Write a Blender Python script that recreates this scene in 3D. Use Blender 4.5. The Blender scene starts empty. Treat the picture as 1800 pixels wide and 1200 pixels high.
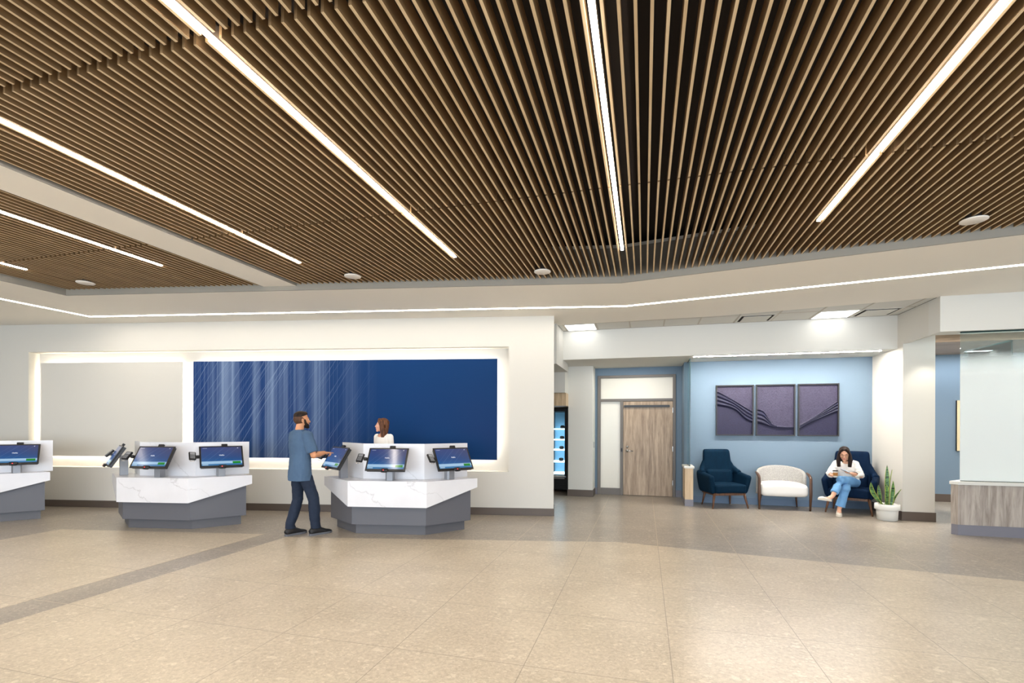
import bpy, bmesh, math, random
from mathutils import Vector, Matrix
random.seed(7)
R = math.radians
C = bpy.context.scene.collection
sc = bpy.context.scene

# ------------------------------------------------------------------ camera, world, exposure
CAM_H = 1.53
cd = bpy.data.cameras.new('camera'); cam = bpy.data.objects.new('camera', cd); C.objects.link(cam)
cd.sensor_fit = 'HORIZONTAL'; cd.sensor_width = 36.0; cd.lens = 856.0 / 1800.0 * 36.0
cd.shift_y = 150.0 / 1800.0; cd.clip_start = 0.05; cd.clip_end = 200
cam.matrix_world = Matrix.Translation((0, 0, CAM_H)) @ Matrix.Rotation(R(90), 4, 'X') @ Matrix.Rotation(0.00315, 4, 'Z')
sc.camera = cam
sc.view_settings.view_transform = 'Standard'; sc.view_settings.look = 'None'
sc.view_settings.gamma = 1.0; sc.view_settings.use_curve_mapping = False
sc.view_settings.exposure = 0.25
w = bpy.data.worlds.new('sky'); sc.world = w; w.use_nodes = True
w.node_tree.nodes['Background'].inputs[0].default_value = (0.62, 0.78, 1.0, 1)
w.node_tree.nodes['Background'].inputs[1].default_value = 1.2

def area(name, loc, rot, sx, sy, power, color, spread=180):
    l = bpy.data.lights.new(name, 'AREA'); l.shape = 'RECTANGLE'; l.size = sx; l.size_y = sy
    l.energy = power; l.color = color; l.spread = R(spread)
    o = bpy.data.objects.new(name, l); o.location = loc; o.rotation_euler = rot; C.objects.link(o); return o
# daylight through the entrance windows behind the camera, and the ones right of the lobby
area('daylight_back', (0.0, -6.1, 1.75), (R(90), 0, 0), 24.0, 3.1, 1250, (0.80, 0.90, 1.0))
LED_W = 70.0      # slat ceiling lines
LED_S = 22.0      # soffit line
LED_M = 38.0      # recess strips
WARM = (1.0, 0.91, 0.80)

# ------------------------------------------------------------------ materials
def s2l(c):
    return c / 12.92 if c <= 0.04045 else ((c + 0.055) / 1.055) ** 2.4
def hx(h):
    h = h.lstrip('#'); return tuple(s2l(int(h[i:i + 2], 16) / 255) for i in (0, 2, 4)) + (1,)
class N:
    def __init__(s, name):
        s.m = bpy.data.materials.new(name); s.m.use_nodes = True; s.t = s.m.node_tree; s.n = s.t.nodes; s.l = s.t.links
        s.b = s.n['Principled BSDF']; s.out = s.n['Material Output']
    def add(s, typ, **kw):
        n = s.n.new(typ)
        for k, v in kw.items():
            if k.startswith('_'): setattr(n, k[1:], v)
        return n
    def link(s, a, b): s.l.new(a, b)
    def math(s, op, a, b=None, clamp=False):
        n = s.n.new('ShaderNodeMath'); n.operation = op; n.use_clamp = clamp
        for i, v in enumerate((a, b)):
            if v is None: continue
            if isinstance(v, (int, float)): n.inputs[i].default_value = v
            else: s.l.new(v, n.inputs[i])
        return n.outputs[0]
    def mix(s, f, a, b):
        n = s.n.new('ShaderNodeMix'); n.data_type = 'RGBA'
        for i, v in ((0, f), (6, a), (7, b)):
            if isinstance(v, (int, float)): n.inputs[i].default_value = v
            elif isinstance(v, tuple): n.inputs[i].default_value = v
            else: s.l.new(v, n.inputs[i])
        return n.outputs[2]
    def ramp(s, f, stops, interp='LINEAR'):
        n = s.n.new('ShaderNodeValToRGB'); n.color_ramp.interpolation = interp
        e = n.color_ramp.elements
        while len(e) < len(stops): e.new(0.5)
        for i, (p, c) in enumerate(stops):
            e[i].position = p; e[i].color = c if isinstance(c, tuple) else (c, c, c, 1)
        s.l.new(f, n.inputs[0]); return n.outputs[0]
    def obj(s, rot=0.0, scale=(1, 1, 1), kind='Object'):
        c = s.n.new('ShaderNodeTexCoord'); m = s.n.new('ShaderNodeMapping')
        m.inputs['Rotation'].default_value = (0, 0, rot); m.inputs['Scale'].default_value = scale
        s.l.new(c.outputs[kind], m.inputs[0]); return m.outputs[0]
    def noise(s, vec, scale, detail=3, rough=0.5, dist=0.0):
        n = s.n.new('ShaderNodeTexNoise'); n.inputs['Scale'].default_value = scale; n.inputs['Detail'].default_value = detail
        n.inputs['Roughness'].default_value = rough; n.inputs['Distortion'].default_value = dist
        s.l.new(vec, n.inputs['Vector']); return n.outputs['Fac']
    def bump(s, h, strength=0.2, dist=0.01):
        n = s.n.new('ShaderNodeBump'); n.inputs['Strength'].default_value = strength; n.inputs['Distance'].default_value = dist
        s.l.new(h, n.inputs['Height']); s.l.new(n.outputs[0], s.b.inputs['Normal'])
def plain(name, col, rough=0.5, metal=0.0, spec=0.5, bump=0, bscale=60, var=0.0):
    k = N(name); c = hx(col) if isinstance(col, str) else col
    k.b.inputs['Base Color'].default_value = c; k.b.inputs['Roughness'].default_value = rough
    k.b.inputs['Metallic'].default_value = metal; k.b.inputs['Specular IOR Level'].default_value = spec
    if var:
        v = k.noise(k.obj(), bscale * 0.3, 3)
        d = tuple(x * (1 - var) for x in c[:3]) + (1,); e = tuple(min(1, x * (1 + var)) for x in c[:3]) + (1,)
        k.link(k.mix(v, d, e), k.b.inputs['Base Color'])
    if bump: k.bump(k.noise(k.obj(), bscale, 4), bump, 0.004)
    return k.m
def emit(name, col, strength):
    k = N(name); k.b.inputs['Base Color'].default_value = (0, 0, 0, 1)
    k.b.inputs['Emission Color'].default_value = col if len(col) == 4 else col + (1,)
    k.b.inputs['Emission Strength'].default_value = strength; return k.m
M = {}
M['wall'] = plain('wall_paint', '#d1cec6', 0.85, spec=0.2)
M['soffit'] = plain('ceiling_paint', '#f3eee4', 0.9, spec=0.2)
M['white'] = plain('white_paint', '#d4d3cd', 0.8, spec=0.2)
M['blue'] = plain('blue_wall_paint', '#748798', 0.8, spec=0.2)
M['base'] = plain('taupe_baseboard', '#5b5048', 0.5)
M['basegrey'] = plain('grey_kickboard', '#77767f', 0.45)
M['fascia'] = plain('grey_fascia', '#8e897f', 0.8)
M['black'] = plain('plenum_black', '#3b3633', 0.95, spec=0.05)
M['body'] = plain('counter_body_laminate', '#5b5c63', 0.45)
M['plinth'] = plain('counter_plinth_laminate', '#5a5a5f', 0.45)
M['frame'] = plain('taupe_metal_frame', '#6b655f', 0.45)
M['blackm'] = plain('black_plastic', '#0d0d0e', 0.35)
M['dark'] = plain('dark_metal', '#1a1a1c', 0.4, metal=0.3)
M['grey'] = plain('grey_metal', '#8d8f94', 0.4, metal=0.3)
M['chrome'] = plain('brushed_steel', '#c8c8c6', 0.25, metal=1.0)
M['led'] = emit('led_line', WARM, LED_W)
M['led_s'] = emit('led_soffit_line', WARM, LED_S)
M['led_m'] = emit('led_recess_tape', (1.0, 0.90, 0.77), LED_M)
M['troffer'] = emit('troffer_diffuser', (1.0, 0.97, 0.92), 3.5)
M['fridge_light'] = emit('fridge_light', (0.75, 0.88, 1.0), 2.5)
M['disc'] = plain('white_speaker_grille', '#e8e2da', 0.7)
M['canvas'] = plain('cream_canvas', '#d9c9a2', 0.8)

def wood(name, c1, c2, scale=1.0, axis=2, rough=0.45):
    k = N(name); s = [14 * scale] * 3; s[axis] = 1.1 * scale
    v = k.obj(scale=tuple(s)); a = k.noise(v, 1.3, 5, 0.6, 0.6); b = k.noise(v, 7, 3)
    f = k.math('ADD', k.math('MULTIPLY', a, 0.8), k.math('MULTIPLY', b, 0.2))
    k.link(k.ramp(f, [(0.36, hx(c1)), (0.62, hx(c2))]), k.b.inputs['Base Color'])
    k.b.inputs['Roughness'].default_value = rough; return k.m
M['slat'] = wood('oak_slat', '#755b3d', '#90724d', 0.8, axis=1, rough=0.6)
M['slat_lit_under'] = wood('oak_lit_underside', '#c6ac86', '#d9c29e', 0.8, axis=1, rough=0.6)  # paler copy of the slat oak; light on the undersides painted in
M['door'] = wood('door_laminate', '#86705a', '#bba48a', 1.0)
M['desk'] = wood('grey_oak_laminate', '#857a70', '#b3a99f', 1.0)
M['lightwood'] = wood('light_oak_laminate', '#b79d7c', '#d1b998', 1.0)
M['soffwood'] = wood('soffit_oak_laminate', '#8a7460', '#a9927a', 1.0, axis=0)
M['walnut'] = wood('walnut_leg', '#4b3020', '#7a5236', 2.0)
M['walnutd'] = wood('dark_walnut_leg', '#3a261a', '#5c3d29', 2.0)

def velvet(name, c1, c2):
    k = N(name); n = k.noise(k.obj(scale=(1, 1, 0.35)), 14, 4, 0.6, 0.5)
    k.link(k.mix(n, hx(c1), hx(c2)), k.b.inputs['Base Color'])
    k.b.inputs['Roughness'].default_value = 0.8; k.b.inputs['Sheen Weight'].default_value = 0.25
    k.b.inputs['Sheen Tint'].default_value = hx(c2); k.b.inputs['Specular IOR Level'].default_value = 0.1
    k.bump(k.noise(k.obj(), 160, 3), 0.15, 0.003); return k.m
M['teal'] = velvet('teal_velvet', '#021726', '#06283f')
M['navy'] = velvet('navy_velvet', '#041429', '#09223f')
def tweed(name, c1, c2):
    k = N(name); v = k.n.new('ShaderNodeTexVoronoi'); v.inputs['Scale'].default_value = 130
    k.link(k.obj(), v.inputs['Vector']); f = k.math('MULTIPLY', v.outputs['Distance'], 1.6, True)
    k.link(k.mix(f, hx(c1), hx(c2)), k.b.inputs['Base Color']); k.b.inputs['Roughness'].default_value = 0.9
    k.bump(v.outputs['Distance'], 0.3, 0.003); return k.m
M['tweed'] = tweed('grey_tweed', '#5c5e62', '#b4b1ab')
M['cream'] = plain('cream_leather', '#eceae4', 0.6, bump=0.05, bscale=200)

def marble():
    k = N('white_marble'); v = k.obj()
    sp = k.n.new('ShaderNodeSeparateXYZ'); k.link(v, sp.inputs[0])
    n = k.noise(v, 2.0, 6, 0.55, 0.3)
    q = k.math('ADD', k.math('ADD', k.math('MULTIPLY', sp.outputs[0], 1.25), k.math('MULTIPLY', sp.outputs[2], 1.5)), k.math('MULTIPLY', n, 1.5))
    r = k.math('ABSOLUTE', k.math('SUBTRACT', k.math('FRACT', k.math('ADD', q, 20.2)), 0.5))
    vein = k.ramp(r, [(0.0, 1.0), (0.010, 0.35), (0.028, 0.0)])
    m2 = k.ramp(k.noise(v, 1.1, 2), [(0.36, 0.0), (0.5, 1.0)])
    cl = k.ramp(k.noise(v, 2.5, 4), [(0.3, 0.0), (0.8, 0.16)])
    f = k.math('ADD', k.math('MULTIPLY', k.math('MULTIPLY', vein, m2), 0.4), cl, True)
    k.link(k.mix(f, hx('#dcdce0'), hx('#8f8c8d')), k.b.inputs['Base Color']); k.b.inputs['Roughness'].default_value = 0.25
    return k.m
M['marble'] = marble()

A15 = R(15.2)
def floor_mat(name, c_lo, c_hi, chip, grout, gw):
    k = N(name); p = k.obj(rot=A15)          # tile grid turned with the building
    sep = k.n.new('ShaderNodeSeparateXYZ'); k.link(p, sep.inputs[0])
    def line(o, off):
        f = k.math('FRACT', k.math('ADD', k.math('DIVIDE', k.math('SUBTRACT', o, off), 0.9144), 100.5))
        return k.math('LESS_THAN', k.math('ABSOLUTE', k.math('SUBTRACT', f, 0.5)), gw)
    g = k.math('MAXIMUM', line(sep.outputs[0], 0.173), line(sep.outputs[1], 3.945))
    big = k.noise(p, 1.6, 4, 0.6); fine = k.noise(p, 34, 4, 0.65, 0.4)
    f = k.math('ADD', k.math('MULTIPLY', big, 0.35), k.math('MULTIPLY', fine, 0.65))
    col = k.mix(k.ramp(f, [(0.36, 0.0), (0.60, 1.0)]), hx(c_lo), hx(c_hi))
    for sc_, th, amt in ((14, 0.30, 0.42), (34, 0.32, 0.5), (75, 0.34, 0.5)):
        mp = k.n.new('ShaderNodeMapping'); mp.inputs['Rotation'].default_value = (0, 0, 0.6 + sc_); mp.inputs['Scale'].default_value = (1, 1.7, 1)
        wn = k.n.new('ShaderNodeTexNoise'); wn.inputs['Scale'].default_value = sc_ * 1.2; k.link(p, wn.inputs['Vector'])
        mv = k.n.new('ShaderNodeMix'); mv.data_type = 'VECTOR'; mv.inputs[0].default_value = 0.075 * 16 / sc_
        k.link(p, mv.inputs[4]); k.link(wn.outputs['Color'], mv.inputs[5]); k.link(mv.outputs[1], mp.inputs[0])
        v = k.n.new('ShaderNodeTexVoronoi'); v.inputs['Scale'].default_value = sc_; k.link(mp.outputs[0], v.inputs['Vector'])
        s3 = k.n.new('ShaderNodeSeparateColor'); k.link(v.outputs['Color'], s3.inputs[0])
        rad = k.math('MULTIPLY', k.math('GREATER_THAN', s3.outputs[0], 0.72), k.math('MULTIPLY', s3.outputs[1], th + 0.15))
        m = k.math('MULTIPLY', k.math('LESS_THAN', v.outputs['Distance'], rad), amt)
        col = k.mix(m, col, hx(chip))
    col = k.mix(k.math('MULTIPLY', g, 0.65), col, hx(grout))
    k.link(col, k.b.inputs['Base Color'])
    k.b.inputs['Roughness'].default_value = 0.29; k.b.inputs['Specular IOR Level'].default_value = 0.5
    return k.m
M['floor_l'] = floor_mat('light_terrazzo_tile', '#a89b87', '#c6b9a4', '#ddd2be', '#74685a', 0.0032)
M['floor_d'] = floor_mat('dark_terrazzo_tile', '#7f766d', '#a09789', '#c6bdaf', '#c4b59c', 0.0045)

def mural():
    k = N('blue_mural_print'); tc = k.n.new('ShaderNodeTexCoord'); sp = k.n.new('ShaderNodeSeparateXYZ')
    k.link(tc.outputs['Generated'], sp.inputs[0]); u, v = sp.outputs[0], sp.outputs[2]
    def stretch(a, b, ang=0.0):
        cb = k.n.new('ShaderNodeCombineXYZ')
        uu = k.math('MULTIPLY', u, 3.2)
        ca, sa = math.cos(ang), math.sin(ang)
        x = k.math('ADD', k.math('MULTIPLY', uu, ca), k.math('MULTIPLY', v, sa))
        y = k.math('SUBTRACT', k.math('MULTIPLY', v, ca), k.math('MULTIPLY', uu, sa))
        k.link(k.math('MULTIPLY', x, a), cb.inputs[0]); k.link(k.math('MULTIPLY', y, b), cb.inputs[1]); return cb.outputs[0]
    fade = k.ramp(u, [(0.0, 1.0), (0.30, 0.85), (0.48, 0.45), (0.62, 0.0)])
    broad = k.ramp(k.noise(stretch(4.2, 0.08), 1.0, 3), [(0.44, 0.0), (0.58, 1.0)])
    st = k.ramp(k.noise(stretch(26, 0.02), 1.0, 4, 0.7), [(0.38, 0.0), (0.66, 1.0)])
    fine = k.ramp(k.noise(stretch(70, 0.03), 1.0, 2), [(0.60, 0.0), (0.66, 1.0)])
    # u aspect: 3.2 : 1, leaning strokes
    d1 = k.ramp(k.noise(stretch(60, 0.03, -0.55), 1.0, 2), [(0.60, 0.0), (0.66, 1.0)])
    d2 = k.ramp(k.noise(stretch(85, 0.04, -0.62), 1.0, 2), [(0.60, 0.0), (0.66, 1.0)])
    bg = k.ramp(u, [(0.0, hx('#04326a')), (0.45, hx('#023062')), (0.72, hx('#013467')), (1.0, hx('#013060'))])
    pur = k.ramp(k.noise(stretch(1.1, 1.3), 1.0, 2), [(0.45, 0.0), (0.75, 0.5)])
    pu = k.math('MULTIPLY', pur, k.ramp(v, [(0.2, 1.0), (0.85, 0.0)]))
    bg = k.mix(pu, bg, hx('#1f2b5c'))
    g = k.math('MULTIPLY', fade, k.math('ADD', k.math('MULTIPLY', broad, 0.36), k.math('MULTIPLY', k.math('MULTIPLY', st, k.math('ADD', broad, 0.35)), 0.40)))
    c = k.mix(g, bg, hx('#8296b4'))
    c = k.mix(k.math('MULTIPLY', fade, k.math('MULTIPLY', fine, 0.42)), c, hx('#9fb2cc'))
    c = k.mix(k.math('MULTIPLY', fade, k.math('MULTIPLY', k.math('MAXIMUM', d1, d2), 0.30)), c, hx('#a9bcd6'))
    k.link(c, k.b.inputs['Base Color']); k.b.inputs['Roughness'].default_value = 0.6; k.b.inputs['Specular IOR Level'].default_value = 0.15; return k.m
M['mural'] = mural()

def glassy(name, tint, frost=False):
    k = N(name); tr = k.n.new('ShaderNodeBsdfTransparent'); tr.inputs[0].default_value = tint
    gl = k.n.new('ShaderNodeBsdfGlossy'); gl.inputs['Roughness'].default_value = 0.02; gl.inputs[0].default_value = (1, 1, 1, 1)
    base = tr.outputs[0]
    if frost:
        g = k.n.new('ShaderNodeNewGeometry'); sp = k.n.new('ShaderNodeSeparateXYZ'); k.link(g.outputs['Position'], sp.inputs[0])
        f = k.ramp(k.math('DIVIDE', sp.outputs[2], 3.0), [(0.775, 0.94), (0.875, 0.06)])
        df = k.n.new('ShaderNodeBsdfDiffuse'); df.inputs[0].default_value = (0.95, 0.97, 0.96, 1)
        tl = k.n.new('ShaderNodeBsdfTranslucent'); tl.inputs[0].default_value = (0.86, 0.92, 0.91, 1)
        m1 = k.n.new('ShaderNodeMixShader'); m1.inputs[0].default_value = 0.45; k.link(df.outputs[0], m1.inputs[1]); k.link(tl.outputs[0], m1.inputs[2])
        m2 = k.n.new('ShaderNodeMixShader'); k.link(f, m2.inputs[0]); k.link(tr.outputs[0], m2.inputs[1]); k.link(m1.outputs[0], m2.inputs[2])
        base = m2.outputs[0]
    fr = k.n.new('ShaderNodeFresnel'); fr.inputs[0].default_value = 1.45
    mx = k.n.new('ShaderNodeMixShader'); k.link(fr.outputs[0], mx.inputs[0]); k.link(base, mx.inputs[1]); k.link(gl.outputs[0], mx.inputs[2])
    k.link(mx.outputs[0], k.out.inputs[0]); return k.m
M['glass'] = glassy('clear_glass', (0.90, 0.97, 0.96, 1))
M['teal_glass'] = glassy('green_tinted_glass', (0.72, 0.88, 0.88, 1))
M['frost'] = glassy('frosted_glass', (0.88, 0.95, 0.94, 1), True)
M['glass_edge'] = plain('glass_edge', '#123231', 0.2)
M['obscure'] = plain('obscure_white_glass', '#e2ddd0', 0.25)

def screen_mat():
    k = N('touch_screen_image'); tc = k.n.new('ShaderNodeTexCoord'); sp = k.n.new('ShaderNodeSeparateXYZ')
    k.link(tc.outputs['Generated'], sp.inputs[0]); u, v = sp.outputs[0], sp.outputs[2]
    bg = k.ramp(v, [(0.12, hx('#1766a8')), (0.45, hx('#22508f')), (1.0, hx('#3b4a82'))])
    bg = k.mix(k.math('MULTIPLY', k.ramp(u, [(0.5, 0.0), (1.0, 0.7)]), v), bg, hx('#50506f'))
    def strip(a, b, wdt):
        d = k.math('ABSOLUTE', k.math('SUBTRACT', k.math('SUBTRACT', k.math('MULTIPLY', u, 1.6), v), a))
        return k.math('MULTIPLY', k.math('LESS_THAN', d, wdt), b)
    ln = k.math('MAXIMUM', strip(-0.05, 0.30, 0.006), k.math('MAXIMUM', strip(0.25, 0.22, 0.005), k.math('MAXIMUM', strip(0.5, 0.15, 0.01), strip(-0.3, 0.12, 0.008))))
    c = k.mix(ln, bg, hx('#a9c3e8'))
    def box(u0, u1, v0, v1):
        a = k.math('MULTIPLY', k.math('GREATER_THAN', u, u0), k.math('LESS_THAN', u, u1))
        b = k.math('MULTIPLY', k.math('GREATER_THAN', v, v0), k.math('LESS_THAN', v, v1)); return k.math('MULTIPLY', a, b)
    c = k.mix(box(-1, 2, 0.09, 0.23), c, hx('#aed3f2'))
    c = k.mix(box(-1, 2, -1, 0.09), c, hx('#3f7fb4'))
    c = k.mix(box(0.02, 0.16, 0.02, 0.08), c, hx('#a8cbe6'))
    c = k.mix(box(0.76, 0.965, 0.085, 0.205), c, hx('#1d8f2a'))
    c = k.mix(k.math('MULTIPLY', box(0.04, 0.15, 0.93, 0.955), 0.6), c, hx('#cfd6e8'))
    c = k.mix(k.math('MULTIPLY', box(0.90, 0.925, 0.92, 0.96), 0.9), c, hx('#e8ecf6'))
    k.b.inputs['Base Color'].default_value = (0.004, 0.004, 0.005, 1); k.link(c, k.b.inputs['Emission Color'])
    k.b.inputs['Emission Strength'].default_value = 0.7; k.b.inputs['Roughness'].default_value = 0.12; return k.m
M['screen'] = screen_mat()
M['txt'] = emit('screen_lettering', (0.9, 0.95, 1.0), 1.0)
M['txt_y'] = emit('screen_button_lettering', (0.75, 0.95, 0.45), 0.8)
M['red'] = emit('scanner_red_light', (1.0, 0.05, 0.05), 1.2)

# ------------------------------------------------------------------ builders
def mesh(name, vs, fs, mat=None, parent=None, smooth=False):
    me = bpy.data.meshes.new(name); me.from_pydata([tuple(v) for v in vs], [], fs); me.update()
    bm = bmesh.new(); bm.from_mesh(me); bmesh.ops.recalc_face_normals(bm, faces=bm.faces); bm.to_mesh(me); bm.free()
    return link(name, me, mat, parent, smooth)
def link(name, me, mat=None, parent=None, smooth=False):
    o = bpy.data.objects.new(name, me); C.objects.link(o)
    for m in (mat if isinstance(mat, (list, tuple)) else [mat]):
        if m: me.materials.append(m)
    if smooth:
        for p in me.polygons: p.use_smooth = True
    if parent: o.parent = parent
    return o
class B:
    """collects solids into one mesh"""
    def __init__(s): s.v = []; s.f = []
    def put(s, vs, fs):
        n = len(s.v); s.v += [tuple(v) for v in vs]; s.f += [tuple(i + n for i in f) for f in fs]; return s
    def box(s, x0, x1, y0, y1, z0, z1, mtx=None):
        vs = [Vector((x, y, z)) for z in (z0, z1) for y in (y0, y1) for x in (x0, x1)]
        if mtx: vs = [mtx @ v for v in vs]
        return s.put(vs, [(0, 2, 3, 1), (4, 5, 7, 6), (0, 1, 5, 4), (2, 6, 7, 3), (0, 4, 6, 2), (1, 3, 7, 5)])
    def prism(s, poly, z0, z1):
        n = len(poly); z0s = z0 if isinstance(z0, (list, tuple)) else [z0] * n
        vs = [(p[0], p[1], z0s[i]) for i, p in enumerate(poly)] + [(p[0], p[1], z1) for p in poly]
        return s.put(vs, [tuple(range(n))[::-1], tuple(range(n, 2 * n))] + [(i, (i + 1) % n, (i + 1) % n + n, i + n) for i in range(n)])
    def tube(s, path, rads, seg=10, xdir=None, cap=True):
        """loft along path; rads = r or (rx, ry) per point"""
        P = [Vector(p) for p in path]; rings = []
        for i, p in enumerate(P):
            t = ((P[min(i + 1, len(P) - 1)] - P[max(i - 1, 0)])).normalized()
            ref = Vector(xdir) if xdir is not None else (Vector((1, 0, 0)) if abs(t.x) < 0.8 else Vector((0, 1, 0)))
            x = (ref - t * ref.dot(t)).normalized(); y = t.cross(x)
            r = rads[i] if isinstance(rads, (list, tuple)) else rads
            rx, ry = r if isinstance(r, (list, tuple)) else (r, r)
            rings.append([p + x * (rx * math.cos(2 * math.pi * k / seg)) + y * (ry * math.sin(2 * math.pi * k / seg)) for k in range(seg)])
        vs = [v for r_ in rings for v in r_]; fs = []
        for i in range(len(P) - 1):
            for k in range(seg):
                a, b = i * seg + k, i * seg + (k + 1) % seg; fs.append((a, b, b + seg, a + seg))
        if cap: fs.append(tuple(range(seg))[::-1]); fs.append(tuple(range((len(P) - 1) * seg, len(P) * seg)))
        return s.put(vs, fs)
    def ell(s, c, r, rot=None, seg=20, rings=12):
        c = Vector(c); r = (r, r, r) if isinstance(r, (int, float)) else r; vs = []; fs = []
        for i in range(1, rings):
            th = math.pi * i / rings
            for k in range(seg):
                ph = 2 * math.pi * k / seg
                vs.append(Vector((r[0] * math.sin(th) * math.cos(ph), r[1] * math.sin(th) * math.sin(ph), r[2] * math.cos(th))))
        vs.append(Vector((0, 0, r[2]))); vs.append(Vector((0, 0, -r[2])))
        if rot is not None: vs = [rot @ v for v in vs]
        vs = [v + c for v in vs]; T = len(vs) - 2
        for i in range(rings - 2):
            for k in range(seg):
                a, b = i * seg + k, i * seg + (k + 1) % seg; fs.append((a, a + seg, b + seg, b))
        for k in range(seg):
            fs.append((T, k, (k + 1) % seg)); fs.append((T + 1, (rings - 2) * seg + (k + 1) % seg, (rings - 2) * seg + k))
        return s.put(vs, fs)
    def lathe(s, prof, c=(0, 0, 0), seg=40):
        vs = []; fs = []; n = len(prof)
        for r_, z in prof:
            for k in range(seg):
                a = 2 * math.pi * k / seg; vs.append((c[0] + r_ * math.cos(a), c[1] + r_ * math.sin(a), c[2] + z))
        for i in range(n - 1):
            for k in range(seg):
                a, b = i * seg + k, i * seg + (k + 1) % seg; fs.append((a, b, b + seg, a + seg))
        fs.append(tuple(range(seg))[::-1]); fs.append(tuple(range((n - 1) * seg, n * seg)))
        return s.put(vs, fs)
    def obj(s, name, mat, parent=None, smooth=False, bevel=0.0, warp=None):
        if warp: s.v = [tuple(warp(Vector(v))) for v in s.v]
        o = mesh(name, s.v, s.f, mat, parent, smooth)
        if bevel:
            m = o.modifiers.new('bevel', 'BEVEL'); m.width = bevel; m.segments = 2; m.limit_method = 'ANGLE'; m.angle_limit = R(40)
        return o
    def blob(s, name, mat, parent=None, voxel=0.006, it=4, fac=0.5, cuts=()):
        """fuse the overlapping solids into one continuous surface"""
        o = mesh(name, s.v, s.f)
        m = o.modifiers.new('r', 'REMESH'); m.mode = 'VOXEL'; m.voxel_size = voxel
        q = o.modifiers.new('s', 'SMOOTH'); q.factor = fac; q.iterations = it
        bpy.context.view_layer.update(); dg = bpy.context.evaluated_depsgraph_get()
        me = bpy.data.meshes.new_from_object(o.evaluated_get(dg)); me.materials.clear()
        old = o.data; bpy.data.objects.remove(o); bpy.data.meshes.remove(old)
        if cuts:
            bm = bmesh.new(); bm.from_mesh(me)
            for co, no in cuts:
                bmesh.ops.bisect_plane(bm, geom=bm.verts[:] + bm.edges[:] + bm.faces[:], plane_co=co, plane_no=no, clear_outer=True)
            bm.to_mesh(me); bm.free()
        me.name = name
        return link(name, me, mat, parent, True)
def rbox(c, size, r, n=8, warp=None):
    """rounded box, finely divided so that it can be shaped"""
    hx_, hy, hz = [v / 2 for v in size]; vs = []; fs = []; idx = {}
    def vid(p):
        q = tuple(round(a, 5) for a in p)
        if q not in idx: idx[q] = len(vs); vs.append(Vector(p))
        return idx[q]
    g = [-1 + 2 * i / n for i in range(n + 1)]
    for ax in range(3):
        for sg in (-1, 1):
            for i in range(n):
                for j in range(n):
                    q = []
                    for a, b in ((g[i], g[j]), (g[i + 1], g[j]), (g[i + 1], g[j + 1]), (g[i], g[j + 1])):
                        p = [0, 0, 0]; p[ax] = sg; p[(ax + 1) % 3] = a; p[(ax + 2) % 3] = b; q.append(vid(p))
                    fs.append(tuple(q if sg > 0 else q[::-1]))
    out = []
    for v in vs:
        p = Vector((v.x * hx_, v.y * hy, v.z * hz))
        # keep grid lines near the edges so rounding has geometry
        i_ = Vector([max(-h_ + r, min(h_ - r, a)) for a, h_ in zip(p, (hx_, hy, hz))])
        d = p - i_
        if d.length > 1e-9: p = i_ + d.normalized() * r
        p += Vector(c)
        out.append(warp(p) if warp else p)
    return out, fs
def tag(o, label, cat, group=None):
    o['label'] = label; o['category'] = cat
    if group: o['group'] = group
    return o
def struct(o): o['kind'] = 'structure'; return o
def empty(name, loc=(0, 0, 0), rz=0.0):
    o = bpy.data.objects.new(name, None); o.empty_display_size = 0.2; C.objects.link(o)
    o.location = loc; o.rotation_euler = (0, 0, rz); return o
def gp(s, t, z=0.0):        # building grid -> world
    return Vector((s * math.cos(A15) + t * math.sin(A15), -s * math.sin(A15) + t * math.cos(A15), z))
def gframe(o): o.rotation_euler = (0, 0, -A15); return o
AW = R(5.1); WO = Vector((0.718, 8.369, 0))      # kiosk wall frame
def wframe(o): o.location = WO; o.rotation_euler = (0, 0, -AW); return o
def wp(x, y, z=0.0):
    return Vector((WO.x + x * math.cos(AW) + y * math.sin(AW), WO.y - x * math.sin(AW) + y * math.cos(AW), z))

# ------------------------------------------------------------------ floor
ZS = 3.44
struct(B().box(-14, 15, -6.5, 15, -0.1, 0.0).obj('floor', M['floor_d']))
dlt = 0.0015
e2 = Vector((math.sin(A15), math.cos(A15)))
def back(p, t):      # go back along e2 until grid-t
    p = Vector(p); cur = p.x * math.sin(A15) + p.y * math.cos(A15); return p - e2 * (cur - t)
A_, B_, Cc = Vector((-3.11, 6.715)), Vector((1.40, 6.486)), Vector((5.12, 4.874))
far_r = B_ + (Cc - B_) * 3.0
main = [tuple(A_), tuple(B_), tuple(far_r), (14.9, -6.4), tuple(back(A_, -6.2))]
struct(B().prism([p for p in main][::-1], -0.01, dlt).obj('floor', M['floor_l']))
L1, L2 = Vector((-6.64, 7.176)), Vector((-3.50, 6.897))
struct(B().prism([tuple(L1), tuple(L2), tuple(back(L2, -4.5)), tuple(back(L1, -4.5))][::-1], -0.01, dlt).obj('floor', M['floor_l']))

# ------------------------------------------------------------------ ceiling: soffit ring, beam, plenum, tiles
P1, P2, P3 = Vector((-6.573, 7.176)), Vector((1.443, 6.465)), Vector((5.045, 4.80))
P3x = P2 + (P3 - P2) * 3.2
PLb = back(P1, -5.5)
tb = [gp(12, 8.5), gp(4.13, 8.5), gp(1.2, 8.98), gp(-1.6, 9.05)]
ring = [PLb, P1, P2, P3x] + [Vector((v.x, v.y)) for v in tb] + [Vector((-0.95, 9.4)), Vector((-13.9, 10.2)), Vector((-13.9, -6))]
struct(B().prism([(p.x, p.y) for p in ring], ZS, 3.95).obj('ceiling', M['soffit']))
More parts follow.
